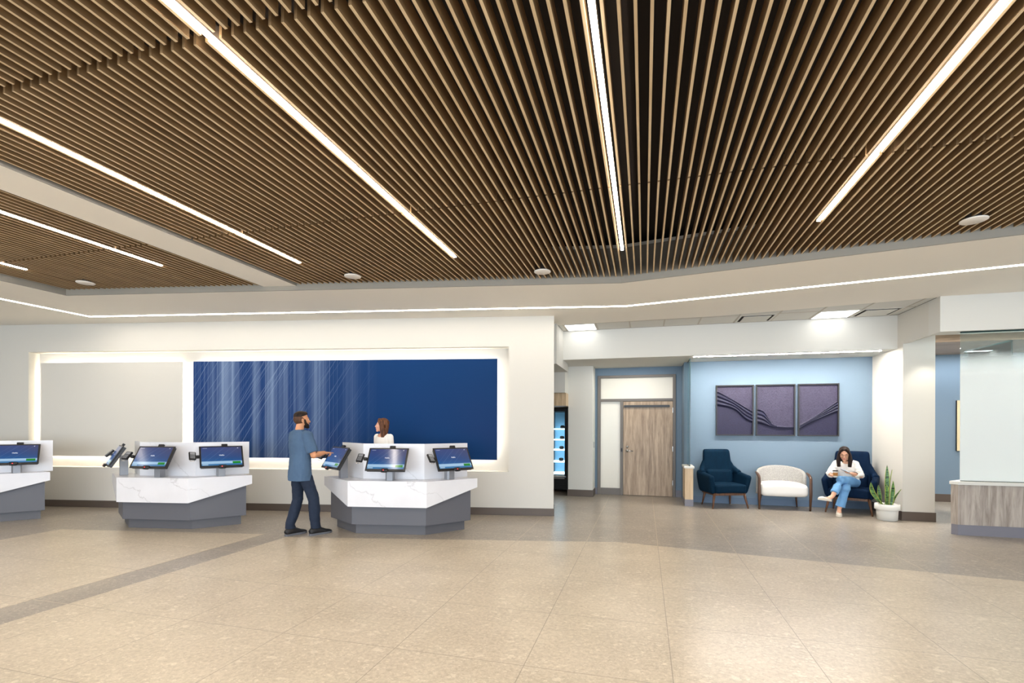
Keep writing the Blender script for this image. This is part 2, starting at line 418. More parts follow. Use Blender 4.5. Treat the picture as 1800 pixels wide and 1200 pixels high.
# fascia lining of the recess
def strip_wall(name, pts, z0, z1, th, mat):
    b = B()
    for p, q in zip(pts[:-1], pts[1:]):
        d = (q - p).normalized(); n = Vector((d.y, -d.x)) * th
        b.prism([tuple(p - d * 0.0), tuple(q), tuple(q + n), tuple(p + n)], z0, z1)
    return struct(b.obj(name, mat))
strip_wall('trim_1', [PLb, P1, P2, P3x], ZS + 0.0005, 3.9, 0.02, M['fascia'])
def on_edge(s, t0=-5.5):
    a = gp(s, 0); d_ = Vector((math.sin(A15), math.cos(A15))); e = P2 - P1; den = d_.x * e.y - d_.y * e.x
    w_ = P1 - Vector((a.x, a.y)); t = (w_.x * e.y - w_.y * e.x) / den; return Vector((a.x, a.y)) + d_ * t
ba, bb, bc, bd = on_edge(-5.20), on_edge(-4.72), gp(-4.72, -5.5), gp(-5.20, -5.5)
struct(B().prism([(ba.x, ba.y), (bb.x, bb.y), (bc.x, bc.y), (bd.x, bd.y)], 3.50, 3.9).obj('ceiling', [M['soffit'], M['fascia']]))
for p in bpy.data.objects['ceiling.001'].data.polygons:
    if abs(p.normal.z) < 0.5: p.material_index = 1
struct(B().box(-14, 15, -6.5, 15, 4.05, 4.15).obj('ceiling', M['black']))

# slats
ZB = 3.52; SH = 0.095; SW = 0.0165
lights = [-7.63, -5.80, -4.06, -2.15, -0.245, 1.61, 3.48, 5.35, 7.2, 9.0]
def edge_t(s):
    """t where a slat at grid-s meets the fascia"""
    best = None
    base = gp(s, 0); d = Vector((math.sin(A15), math.cos(A15)))
    for p, q in ((P1, P2), (P2, P3x)):
        e = q - p; den = d.x * e.y - d.y * e.x
        if abs(den) < 1e-9: continue
        w_ = p - Vector((base.x, base.y)); t = (w_.x * e.y - w_.y * e.x) / den; k = (w_.x * d.y - w_.y * d.x) / den
        if 0 <= k <= 1 and (best is None or t < best): best = t
    return best
spos = []
edges = lights
for a, b_ in zip(edges[:-1], edges[1:]):
    n = round((b_ - a - 0.09) / 0.0768)
    for i in range(n + 1): spos.append(a + 0.045 + i * (b_ - a - 0.09) / n)
pl_s = P1.x * math.cos(A15) - P1.y * math.sin(A15)
spos += [lights[0] - 0.045 - 0.0768 * i for i in range(0, 12)]
rows = [(4.115, 99, 0.008), (2.0, 4.115, 0.018), (-0.15, 2.0, 0.02), (-3.2, -0.15, 0.01)]
fields = [('right', -4.70, 9.0), ('left', pl_s + 0.04, -5.215)]
rn = {('right', 0): 'back', ('right', 1): 'middle'}
desc = {
 ('right', 0): 'oak slatted ceiling panel right of the beam, farthest row ending at the soffit',
 ('right', 1): 'oak slatted ceiling panel right of the beam, large second row from the soffit',
 ('right', 2): 'oak slatted ceiling panel right of the beam, nearest row at the top left',
 ('left', 0): 'oak slatted ceiling panel left of the plain white beam, farthest row',
 ('left', 1): 'oak slatted ceiling panel left of the plain white beam, nearer row at the left edge',
 ('left', 2): 'oak slatted ceiling panel left of the beam, just outside the left edge'}
for fn, s0, s1 in fields:
    for ri, (t0, t1, gap) in enumerate(rows):
        if (fn, ri) not in desc: continue
        b = B()
        for s in spos:
            if not (s0 < s < s1): continue
            te = edge_t(s)
            if te is None: continue
            a, z = t0 + gap, min(t1 - gap, te - 0.025)
            if ri == 2: a = -2.5
            if z <= a: continue
            b.box(s - SW / 2, s + SW / 2, a, z, ZB, ZB + SH)
        o = gframe(b.obj('slatted_ceiling_panel', [M['slat'], M['slat_lit_under']]))
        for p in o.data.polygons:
            if p.normal.z < -0.9: p.material_index = 1        # undersides take the paler oak, their lit look put into the colour
        tag(o, desc[(fn, ri)], 'ceiling panel', 'slatted ceiling panels')
# linear lights between the slats
ends = {-7.63: 4.38, -5.80: 4.70, -4.06: 5.05, -2.15: 5.34, -0.245: 5.60, 1.61: 5.29, 3.48: 4.45}
ll = {-7.63: 'shortest of the linear LED ceiling lights, its end just showing at the left edge', -5.80: 'linear LED ceiling light in the slats left of the plain white beam',
      -4.06: 'linear LED ceiling light in the slats just right of the plain white beam', -2.15: 'long linear LED ceiling light running down from the top left toward the mural',
      -0.245: 'near-vertical linear LED ceiling light at the centre right of the slats', 1.61: 'linear LED ceiling light slanting down from the top right corner',
      3.48: 'linear LED ceiling light outside the right edge'}
for s, te in ends.items():
    if s == 3.48:
        continue
    root = empty('linear_ceiling_light', gp(s, 0, ZB), -A15)
    tag(root, ll[s], 'ceiling light', 'linear LED ceiling lights')
    B().box(-0.014, 0.014, -2.5, te + 0.005, 0.006, 0.08).obj('housing', M['grey'], root)
    B().box(-0.0155, 0.0155, -2.5, te, -0.005, 0.0055).obj('diffuser', M['led'], root)
# more lines over the part of the lobby right of and behind the view
root = empty('linear_ceiling_light', gp(3.48, 0, ZB), -A15)
tag(root, 'linear LED ceiling light just beyond the right edge of the view', 'ceiling light', 'linear LED ceiling lights')
B().box(-0.014, 0.014, -2.5, 3.6, 0.006, 0.08).obj('housing', M['grey'], root)
B().box(-0.0155, 0.0155, -2.5, 3.6, -0.005, 0.0055).obj('diffuser', M['led'], root)
# soffit LED line
q0, q1, q2 = Vector((-7.41, 8.54)), Vector((1.79, 7.68)), Vector((5.73, 5.79))
q3 = q2 + (q2 - q1) * 1.2; qL = q0 - e2 * 12
b = B(); b2 = B(); hw = 0.03
pts = [qL, q0, q1, q3]
def offs(pts, d):
    out = []
    for i, p in enumerate(pts):
        ns = []
        if i > 0: e = (p - pts[i - 1]).normalized(); ns.append(Vector((-e.y, e.x)))
        if i < len(pts) - 1: e = (pts[i + 1] - p).normalized(); ns.append(Vector((-e.y, e.x)))
        n = sum(ns, Vector((0, 0))).normalized(); out.append(p + n * (d / n.dot(ns[0])))
    return out
lo, hi = offs(pts, -hw), offs(pts, hw)
root = empty('soffit_light_line', (q0.x, q0.y, ZS))
tag(root, 'continuous thin LED line bent around the white soffit above the wall', 'ceiling light')
pl = [(p.x - q0.x, p.y - q0.y) for p in lo] + [(p.x - q0.x, p.y - q0.y) for p in hi[::-1]]
B().prism(pl, -0.003, 0.0).obj('diffuser', M['led_s'], root)
# round ceiling speakers hung among the slats
dl = ['left of the plain white beam', 'above the standing man', 'above the right end of the mural', 'rightmost of the four']
for (x, y), d in zip(((-5.891, 6.721), (-2.096, 6.389), (0.38, 6.176), (4.365, 4.609)), dl):
    r_ = empty('ceiling_speaker', (x, y, 3.49))
    tag(r_, 'round white ceiling speaker disc in the slats, ' + d, 'speaker', 'round discs in the slatted ceiling')
    B().lathe([(0.10, 0.0), (0.106, 0.004), (0.106, 0.012), (0.09, 0.016)]).obj('grille', M['disc'], r_, True)
    B().lathe([(0.06, 0.016), (0.06, 0.3)], seg=24).obj('can', M['black'], r_)

# ------------------------------------------------------------------ kiosk wall with lit recess
WL = -14.0; ox0, ox1, oz0, oz1 = -9.945, -0.779, 0.748, 2.92; RD = 0.20
b = B().box(WL, ox0, 0, 0.45, 0, ZS).box(ox1, 0, 0, 0.45, 0, ZS).box(ox0, ox1, 0, 0.45, 0, oz0).box(ox0, ox1, 0, 0.45, oz1, ZS).box(ox0, ox1, RD, 0.45, oz0, oz1)
struct(wframe(b.obj('wall_back', M['wall'])))
struct(wframe(B().box(WL, 0.012, -0.012, 0.0, 0.0015, 0.128).box(0.0, 0.012, 0.0, 0.45, 0.0015, 0.128).obj('baseboard_back', M['base'])))
def wthing(name, x, y, z): o = empty(name, wp(x, y, z), -AW); return o
# panels standing off the recess wall
for nm, x0, x1, mt, lb, ct in (('mural_panel', -6.702, -0.995, M['mural'], 'long dark blue mural panel with pale vertical and slanting streaks, backlit in the wall recess', 'mural'),
                               ('wall_panel', -9.833, -6.917, M['wall'], 'plain off-white panel with glowing edges left of the blue mural', 'panel')):
    w_ = x1 - x0; r_ = wthing(nm, (x0 + x1) / 2, 0.12, 0.946)
    tag(r_, lb, ct)
    B().box(-w_ / 2, w_ / 2, 0.0, 0.025, 0, 1.784).obj('face_board', mt, r_)
    B().box(-w_ / 2 + 0.10, w_ / 2 - 0.10, 0.025, 0.079, 0.10, 1.684).obj('backing', M['white'], r_)
    b = B(); i = 0.075
    b.box(-w_ / 2 + i, w_ / 2 - i, 0.03, 0.05, 1.784 - i, 1.784 - i + 0.008).box(-w_ / 2 + i, w_ / 2 - i, 0.03, 0.05, i - 0.008, i)
    b.box(-w_ / 2 + i - 0.008, -w_ / 2 + i, 0.03, 0.05, i, 1.784 - i).box(w_ / 2 - i, w_ / 2 - i + 0.008, 0.03, 0.05, i, 1.784 - i)
    b.obj('led_tape', M['led_m'], r_)

# ------------------------------------------------------------------ waiting side: grid walls
def gbox(name, mat, *bx, kind=True):
    b = B()
    for q in bx: b.box(*q)
    o = gframe(b.obj(name, mat)); return struct(o) if kind else o
# white pillar, fridge alcove
gbox('wall_left', M['white'], (-1.63, -1.09, 10.76, 11.6, 0, 2.87), (-3.2, -1.63, 10.3, 12.6, 2.265, 2.87), (-3.2, -1.63, 12.2, 12.6, 0, 2.3))
gbox('wall_left', M['lightwood'], (-3.2, -1.63, 10.42, 12.2, 1.99, 2.265))
gbox('wall_left', M['black'], (-1.64, -1.625, 10.9, 12.2, 0, 1.99), (-3.2, -1.62, 12.17, 12.2, 0, 1.99))
gbox('baseboard_left', M['base'], (-1.642, -1.078, 10.748, 10.76, 0.0015, 0.15), (-1.09, -1.078, 10.76, 11.26, 0.0015, 0.15))
# lowered bulkheads
gbox('ceiling', M['white'], (-1.64, 4.13, 9.66, 13.5, 2.87, 3.44))
gbox('ceiling', M['white'], (-3.2, -1.57, 8.9, 10.3, 2.70, 3.44))
# blue walls
gbox('wall_door', M['blue'], (-1.09, -1.032, 11.27, 11.5, 0, 2.87), (0.665, 0.79, 11.27, 11.5, 0, 2.87), (-1.032, 0.665, 11.27, 11.5, 2.70, 2.87))
gbox('wall_waiting', M['blue'], (0.79, 4.13, 10.6, 11.5, 0, 2.87))
gbox('baseboard_waiting', plain('blue_grey_baseboard', '#5d7188', 0.5), (0.79, 4.13, 10.588, 10.6, 0.0015, 0.13))
gbox('baseboard_door', M['basegrey'], (-1.09, -1.032, 11.258, 11.27, 0.0015, 0.15), (0.665, 0.79, 11.258, 11.27, 0.0015, 0.15))
# pier and right header
gbox('wall_right', M['wall'], (4.13, 4.58, 9.48, 12.14, 0, 3.44))
gbox('ceiling', M['wall'], (4.13, 4.19, 8.73, 9.48, 2.926, 3.44))
gbox('ceiling', M['white'], (4.13, 10.5, 8.43, 8.73, 2.926, 3.44))
gbox('baseboard_right', M['base'], (4.118, 4.13, 9.468, 10.588, 0.0015, 0.15), (4.13, 4.592, 9.468, 9.48, 0.0015, 0.15), (4.58, 4.592, 9.48, 12.12, 0.0015, 0.15))
gbox('wall_reception', M['blue'], (4.58, 10.5, 12.14, 12.4, 0, 3.06))
gbox('baseboard_reception', M['base'], (4.592, 10.5, 12.125, 12.14, 0.0015, 0.16))
gbox('ceiling', M['soffwood'], (4.58, 10.5, 10.37, 12.4, 3.06, 3.44))
# outer shell
struct(B().box(-14.2, -14, -6.5, 15, 0, 4.1).obj('wall_outer_left', M['wall']))
gbox('wall_outer_right', M['wall'], (9.6, 9.8, -2.5, 13, 0, 4.1))
struct(B().box(-14, 15, 14.8, 15, 0, 4.1).obj('wall_outer_back', M['white']))
b = B().box(-14, 15, -6.4, -6.2, 3.35, 4.1)
for i in range(9): b.box(-14 + i * 3.6, -13.85 + i * 3.6, -6.4, -6.2, 0, 3.35)
struct(b.obj('window_1', M['dark']))

# ceiling tiles, troffers, vents
gbox('ceiling', M['white'], (-1.57, 4.13, 8.45, 9.66, 3.446, 3.52))
tg = B()
for k_ in range(10): 
    s = -1.485 + 0.61 * k_
    tg.box(s - 0.012, s + 0.012, 8.5, 9.66, 3.441, 3.447)
for t in (9.05, 9.645): tg.box(-1.57, 4.13, t - 0.012, t + 0.012, 3.441, 3.447)
struct(gframe(tg.obj('trim_2', plain('ceiling_grid_metal', '#b9b2a6', 0.6))))
for s, lb in ((-1.485, 'square lit ceiling panel light left, above the door'), (2.785, 'square lit ceiling panel light right, above the third picture')):
    r_ = empty('ceiling_panel_light', gp(s + 0.305, 9.35, 3.446), -A15)
    tag(r_, lb, 'ceiling light', 'square panel lights')
    B().box(-0.29, 0.29, -0.275, 0.275, -0.006, 0.0).box(-0.29, 0.29, -0.285, -0.275, -0.012, 0).obj('frame', M['white'], r_)
    B().box(-0.27, 0.27, -0.26, 0.26, -0.010, -0.0065).obj('diffuser', M['troffer'], r_)
for s, lb in ((1.565, 'square ceiling air vent in the tiled strip between the two lights'), (3.395, 'square ceiling air vent at the right end beside the lit panel')):
    r_ = empty('ceiling_vent', gp(s + 0.305, 9.35, 3.446), -A15)
    tag(r_, lb, 'vent', 'square ceiling vents')
    B().box(-0.29, 0.29, -0.28, -0.25, -0.008, 0).box(-0.29, 0.29, 0.25, 0.28, -0.008, 0).box(-0.29, -0.26, -0.25, 0.25, -0.008, 0).box(0.26, 0.29, -0.25, 0.25, -0.008, 0).obj('frame', M['white'], r_)
    B().box(-0.26, 0.26, -0.25, 0.25, -0.002, 0).obj('slot', M['black'], r_)
    B().box(-0.215, 0.215, -0.20, 0.22, -0.014, -0.008).obj('plate', M['white'], r_)
# waiting niche LED slot
r_ = empty('niche_light_line', gp(2.5, 9.82, 2.87), -A15)
tag(r_, 'slim LED line in the ceiling edge washing the blue waiting wall', 'ceiling light')
B().box(-1.6, 1.45, -0.03, 0.03, -0.004, 0).obj('diffuser', emit('niche_led', (1.0,0.93,0.86), 170.0), r_)
# accent downlight washing the pier, in the bulkhead corner
def spot(name, loc, tgt, power, size, col, blend=0.6, r=0.04):
    l = bpy.data.lights.new(name, 'SPOT'); l.energy = power; l.spot_size = R(size); l.spot_blend = blend; l.color = col; l.shadow_soft_size = r
    o = bpy.data.objects.new(name, l); o.location = loc; C.objects.link(o)
    o.rotation_euler = (Vector(tgt) - Vector(loc)).to_track_quat('-Z', 'Y').to_euler()
spot('pier_downlight', gp(3.85, 9.95, 2.84), gp(4.2, 10.05, 0.8), 22, 80, (1.0, 0.90, 0.78))
spot('pier_front_downlight', gp(4.45, 9.1, 2.90), gp(4.45, 9.5, 0.6), 22, 80, (1.0, 0.95, 0.86))
# corridor and reception ceiling lights behind the header
area('reception_light', gp(6.5, 9.6, 3.40), (0, 0, -A15), 3.5, 0.5, 130, (1.0, 0.96, 0.92), 140)
area('reception_wall_wash', gp(6.2, 11.6, 3.04), (0, 0, -A15), 3.2, 0.15, 40, (0.95, 0.97, 1.0))
area('corridor_light', gp(-0.2, 10.5, 2.86), (0, 0, -A15), 1.2, 0.3, 14, (1.0, 0.94, 0.86))

# ------------------------------------------------------------------ door with sidelight and transom
d = empty('door_1', gp(-0.18, 11.27, 0), -A15); struct(d)
def dx(s): return s + 0.18
f = B()
f.box(dx(-1.032), dx(-0.962), -0.03, 0.12, 0, 2.70).box(dx(0.604), dx(0.665), -0.03, 0.12, 0, 2.70).box(dx(-0.524), dx(-0.462), -0.03, 0.12, 0, 2.11)
f.box(dx(-0.962), dx(0.604), -0.03, 0.12, 2.645, 2.70).box(dx(-0.962), dx(0.604), -0.03, 0.12, 2.11, 2.17).box(dx(-0.962), dx(-0.524), -0.03, 0.12, 0.0, 0.15)
f.obj('frame', M['frame'], d, bevel=0.004)
B().box(dx(-0.962), dx(0.604), 0.03, 0.045, 2.17, 2.645).obj('transom_pane', M['obscure'], d)
B().box(dx(-0.962), dx(-0.524), 0.03, 0.045, 0.15, 2.11).obj('sidelight_pane', M['obscure'], d)
lf = B().box(dx(-0.457), dx(0.60), -0.02, 0.025, 0.008, 2.105).obj('door_leaf', M['door'], d)
B().box(dx(-0.442), dx(0.536), -0.055, -0.0205, 1.975, 2.025).obj('closer_track', M['blackm'], lf, bevel=0.004)
h = B().lathe([(0.028, 0), (0.028, 0.012)], seg=20)
h = B(); h.tube([(dx(-0.37), -0.0205, 1.0), (dx(-0.37), -0.035, 1.0)], 0.03, 16); h.tube([(dx(-0.37), -0.035, 1.0), (dx(-0.37), -0.07, 1.0), (dx(-0.34), -0.075, 1.0), (dx(-0.24), -0.07, 1.0)], 0.010, 10)
h.tube([(dx(-0.37), -0.0205, 1.09), (dx(-0.37), -0.03, 1.09)], 0.024, 16)
h.obj('lever_handle', M['chrome'], lf, True)
B().box(dx(-0.51), dx(-0.475), -0.045, -0.0305, 0.98, 1.06).obj('strike_plate', M['dark'], d)
hb = B()
for z in (0.25, 1.0, 1.85): hb.tube([(dx(0.602), -0.033, z), (dx(0.602), -0.033, z + 0.11)], 0.009, 10)
hb.obj('hinge', M['chrome'], d)
# light switch on the pillar side
sw = empty('light_switch', gp(-1.077, 11.0, 0), -A15)
tag(sw, 'small grey light switch plate on the side of the white pillar by the door', 'switch')
B().box(-0.0125, -0.004, -0.04, 0.04, 1.07, 1.20).obj('plate', M['grey'], sw, bevel=0.002)
B().box(-0.0035, 0.002, -0.015, 0.015, 1.11, 1.16).obj('rocker', M['white'], sw)

# ------------------------------------------------------------------ half wall with glass divider
hwl = empty('half_wall', gp(0.843, 10.3, 0), -A15)
tag(hwl, 'narrow wood-faced half wall with white cap left of the teal armchair', 'partition')
B().box(-0.075, 0.075, -0.27, 0.285, 0.13, 0.735).obj('panel', M['lightwood'], hwl)
B().box(-0.078, 0.078, -0.273, 0.285, 0.0, 0.13).obj('kickboard', M['basegrey'], hwl)
B().box(-0.095, 0.095, -0.30, 0.285, 0.735, 0.775).obj('cap', M['white'], hwl, bevel=0.004)
gd = empty('glass_divider', gp(0.855, 10.3, 0.775), -A15)
tag(gd, 'tall clear glass divider standing on the narrow half wall', 'glass panel')
B().box(-0.006, 0.006, -0.25, 0.285, 0, 2.095).obj('pane', M['teal_glass'], gd)
B().box(-0.007, 0.007, -0.258, -0.2505, 0, 2.095).box(-0.009, 0.009, -0.25, 0.285, 2.07, 2.095).box(-0.009, 0.009, -0.25, 0.285, 0, 0.012).obj('edge_channel', M['glass_edge'], gd)

# ------------------------------------------------------------------ reception desk and its glass
dsk = empty('reception_desk', gp(4.34, 8.41, 0), -A15)
tag(dsk, 'grey wood reception desk with white top at the right edge', 'desk')
poly = lambda o: [(-0.05 - o, 0.07), (0.0 - o * 0.5, 0.0 - o), (4.5, 0.0 - o), (4.5, 0.62), (0.50 - o, 0.62)]
B().prism(poly(0.0), 0.15, 0.722).obj('front_panel', M['desk'], dsk)
B().prism(poly(-0.006), 0, 0.15).obj('kickboard', M['basegrey'], dsk)
B().prism(poly(0.02), 0.722, 0.767).obj('top', M['white'], dsk, bevel=0.004)
fg = empty('frosted_glass_screen', gp(4.41, 8.50, 0.767), -A15)
tag(fg, 'large frosted glass screen standing on the reception desk, clear along its top', 'glass screen')
B().box(0.0, 4.4, -0.006, 0.006, 0.0, 2.155).obj('pane', M['frost'], fg)
B().box(0.0, 4.4, -0.009, 0.009, 2.14, 2.157).obj('edge_channel', M['glass_edge'], fg)
B().box(0.0, 4.4, -0.009, 0.009, 0.0, 0.008).obj('edge_channel', M['glass_edge'], fg)
ig = empty('inner_glass_screen', gp(5.57, 10.03, 0.0), -A15)
tag(ig, 'inner glass screen with dark sloping top edge seen through the frosted desk glass', 'glass screen')
B().box(-0.006, 0.006, -0.58, 0.58, 0.0, 2.91).obj('pane', M['teal_glass'], ig)
B().box(-0.012, 0.012, -0.59, 0.58, 2.90, 2.92).box(-0.008, 0.008, -0.59, -0.5805, 0, 2.90).obj('edge_channel', M['glass_edge'], ig)
# ------------------------------------------------------------------ framed pictures
def relief(u, z, k_):
    """height and tone of the folded fabric in picture k_ (u, z in 0..1)"""
    if k_ == 0: top = 0.90 - 0.02 * math.sin(u * 3) - 0.42 * u ** 1.2; bot = 0.60 - 0.10 * u - 0.26 * (1 / (1 + math.exp(-(u - 0.68) * 10)))
    elif k_ == 1: top = 0.17 + 0.36 / (1 + math.exp((u - 0.30) * 14)) ; bot = 0.145 + 0.10 * (1 - u) / (1 + math.exp((u - 0.30) * 10))
    else: top = 0.20 + 0.47 * u ** 1.15; bot = 0.12 + 0.36 * (u ** 0.75) - 0.02
    if z > top: return 0.0, 0
    if z < bot: return -0.004, 1
    q = (z - bot) / max(top - bot, 1e-4)
    return 0.028 * abs(math.sin(q * math.pi * 3.5)) + 0.004, 2
def fabric(name, c1, c2, sc_):
    k = N(name); v = k.n.new('ShaderNodeTexVoronoi'); v.inputs['Scale'].default_value = sc_
    k.link(k.obj(scale=(0.6, 1, 1.5)), v.inputs['Vector']); n = k.noise(k.obj(), 5, 3)
    f = k.math('ADD', k.math('MULTIPLY', v.outputs['Distance'], 0.9), k.math('MULTIPLY', n, 0.4), True)
    k.link(k.mix(f, hx(c2), hx(c1)), k.b.inputs['Base Color']); k.b.inputs['Roughness'].default_value = 0.6
    k.bump(v.outputs['Distance'], 0.5, 0.006); return k.m
fm = [fabric('mauve_fabric', '#1f1b38', '#4b465e', 95), fabric('indigo_fabric', '#0f0e2e', '#222148', 120), fabric('fold_fabric', '#070824', '#1b1d47', 60)]
for k_, (c_, lb) in enumerate(((1.743, 'left picture of the three, mauve and indigo folds falling to the right, black frame'),
                               (2.480, 'middle picture of the three, folds dipping low across the bottom, black frame'),
                               (3.224, 'right picture of the three, folds rising to the right, black frame'))):
    r_ = empty('framed_picture', gp(c_, 10.6, 1.37), -A15); tag(r_, lb, 'picture', 'pictures on the blue wall')
    w2, hh = 0.348, 1.01
    fb = B().box(-w2, w2, -0.05, -0.001, 0, 0.022).box(-w2, w2, -0.05, -0.001, hh - 0.022, hh).box(-w2, -w2 + 0.022, -0.05, -0.001, 0.022, hh - 0.022).box(w2 - 0.022, w2, -0.05, -0.001, 0.022, hh - 0.022)
    fb.obj('frame', plain('black_wood_frame', '#1d1b1a', 0.45), r_)
    nu, nz = 80, 120; vs = []; fs = []; mi = []
    W_, H_ = 2 * (w2 - 0.022), hh - 0.044
    for j in range(nz + 1):
        for i in range(nu + 1):
            hgt, _ = relief(i / nu, j / nz, k_); vs.append((-W_ / 2 + W_ * i / nu, -0.012 - hgt, 0.022 + H_ * j / nz))
    for j in range(nz):
        for i in range(nu):
            a = j * (nu + 1) + i; fs.append((a, a + 1, a + nu + 2, a + nu + 1)); mi.append(relief((i + .5) / nu, (j + .5) / nz, k_)[1])
    o = mesh('artwork', vs, fs, fm, r_, True)
    for p, m_ in zip(o.data.polygons, mi): p.material_index = m_
r_ = empty('canvas_picture', gp(6.62, 12.14, 1.065), -A15)
tag(r_, 'cream canvas picture with dark edge on the far wall, mostly behind the frosted glass', 'picture')
B().box(-0.39, 0.39, -0.03, -0.001, 0, 1.04).obj('canvas', M['canvas'], r_)
B().box(-0.398, -0.39, -0.03, -0.001, 0, 1.04).obj('frame', M['dark'], r_)

# ------------------------------------------------------------------ fridge behind the wall corner
fr = empty('display_fridge', gp(-1.82, 11.35, 0), -A15)       # right edge near s=-1.72
tag(fr, 'black upright display fridge with lit shelves, half hidden by the wall corner', 'fridge')
fb = B().box(-0.30, 0.09, 0.0, 0.55, 0.06, 0.36).box(-0.42, -0.30, 0.0, 0.55, 0.06, 1.97).box(0.045, 0.09, 0.0, 0.55, 0.36, 1.97).box(-0.30, 0.045, 0.51, 0.55, 0.36, 1.97).box(-0.30, 0.045, 0.0, 0.55, 1.90, 1.97)
fb.obj('body', M['blackm'], fr)
B().box(-0.30, 0.045, 0.50, 0.509, 0.40, 1.89).obj('back_panel', plain('fridge_lining', '#7fb4d8', 0.4), fr)
gb = B()
for i in range(6): gb.box(-0.40, 0.06, -0.012, -0.001, 0.09 + i * 0.036, 0.108 + i * 0.036)
gb.obj('grille', M['dark'], fr)
B().box(-0.40, 0.02, -0.016, -0.0125, 0.315, 0.345).obj('label_strip', M['chrome'], fr)
B().box(-0.30, 0.02, -0.014, -0.001, 0.365, 0.385).obj('door_sill', M['lightwood'], fr)
for i, z in enumerate((0.42, 0.70, 0.98, 1.22, 1.47)):
    B().box(-0.30, 0.04, 0.03, 0.49, z, z + 0.02).box(-0.30, 0.04, 0.018, 0.0295, z - 0.004, z + 0.026).obj('shelf', M['fridge_light'], fr)
B().box(-0.30, 0.04, 0.004, 0.010, 0.37, 1.90).obj('door_glass', M['glass'], fr)
B().box(0.02, 0.045, -0.02, 0.0035, 0.37, 1.90).obj('door_frame', M['blackm'], fr)
for i, z in enumerate((0.72, 1.0, 1.24, 1.49)):
    p = gp(-1.82 - 0.09 + 0.01 * i, 11.35 + 0.16, z + 0.001)
    o = B().lathe([(0.03, 0), (0.052, 0.012), (0.055, 0.05), (0.04, 0.075), (0.012, 0.08)], seg=20).obj('snack_tub', M['dark'], None, True)
    o.location = p; tag(o, ['dark round tub on the lowest filled fridge shelf', 'dark round tub on the second filled fridge shelf from below', 'dark round tub on the third filled fridge shelf from below', 'dark round tub on the top filled fridge shelf'][i], 'tub', 'tubs in the display fridge')

# ------------------------------------------------------------------ check-in kiosks
HF = 0.565; SL = (1.182, 0.555)
base_line = [Vector((-SL[0], SL[1])), Vector((-HF, 0)), Vector((HF, 0)), Vector(SL)]
def inset(d, e=0.0):
    pts = offs(base_line, d)              # left normal of the direction is inward (away from the user)
    a = (pts[1] - pts[0]).normalized(); pts[0] = pts[0] + a * e
    c = (pts[-2] - pts[-1]).normalized(); pts[-1] = pts[-1] + c * e
    return pts
def band(o, i): return [(p.x, p.y) for p in o] + [(p.x, p.y) for p in i[::-1]]
def make_kiosk(loc, label):
    r_ = empty('check_in_counter', loc, -R(5.3)); tag(r_, label, 'check-in counter', 'three-sided check-in counters')
    B().prism(band(inset(0.15, 0.13), inset(0.42, 0.34)), 0, 0.142).obj('plinth', M['plinth'], r_)
    B().prism(band(inset(0.075, 0.07), inset(0.50, 0.36)), 0.142, 0.735).obj('body', M['body'], r_, bevel=0.002)
    o, i = inset(0), inset(0.035)
    b = B(); b.prism(band(o, inset(0.52, 0.22)), 0.735, 0.767)
    n = 4; zb = [0.635, 0.405, 0.405, 0.635]
    b.prism(band(o, i), zb + zb[::-1], 0.735)
    b.obj('counter_slab', M['marble'], r_)
    B().prism(band(inset(0.285), inset(0.325, 0.03)), 0.7675, 1.28).obj('privacy_panel', M['marble'], r_)
    return r_
K = [(-8.78, 7.52), (-5.265, 7.125), (-1.74, 6.778)]
kl = ['white marble check-in counter cut off by the left edge', 'middle white marble check-in counter, between the left-edge counter and the standing man',
      'right white marble check-in counter, the one the man stands at']
kio = [make_kiosk((x, y, 0), l) for (x, y), l in zip(K, kl)]

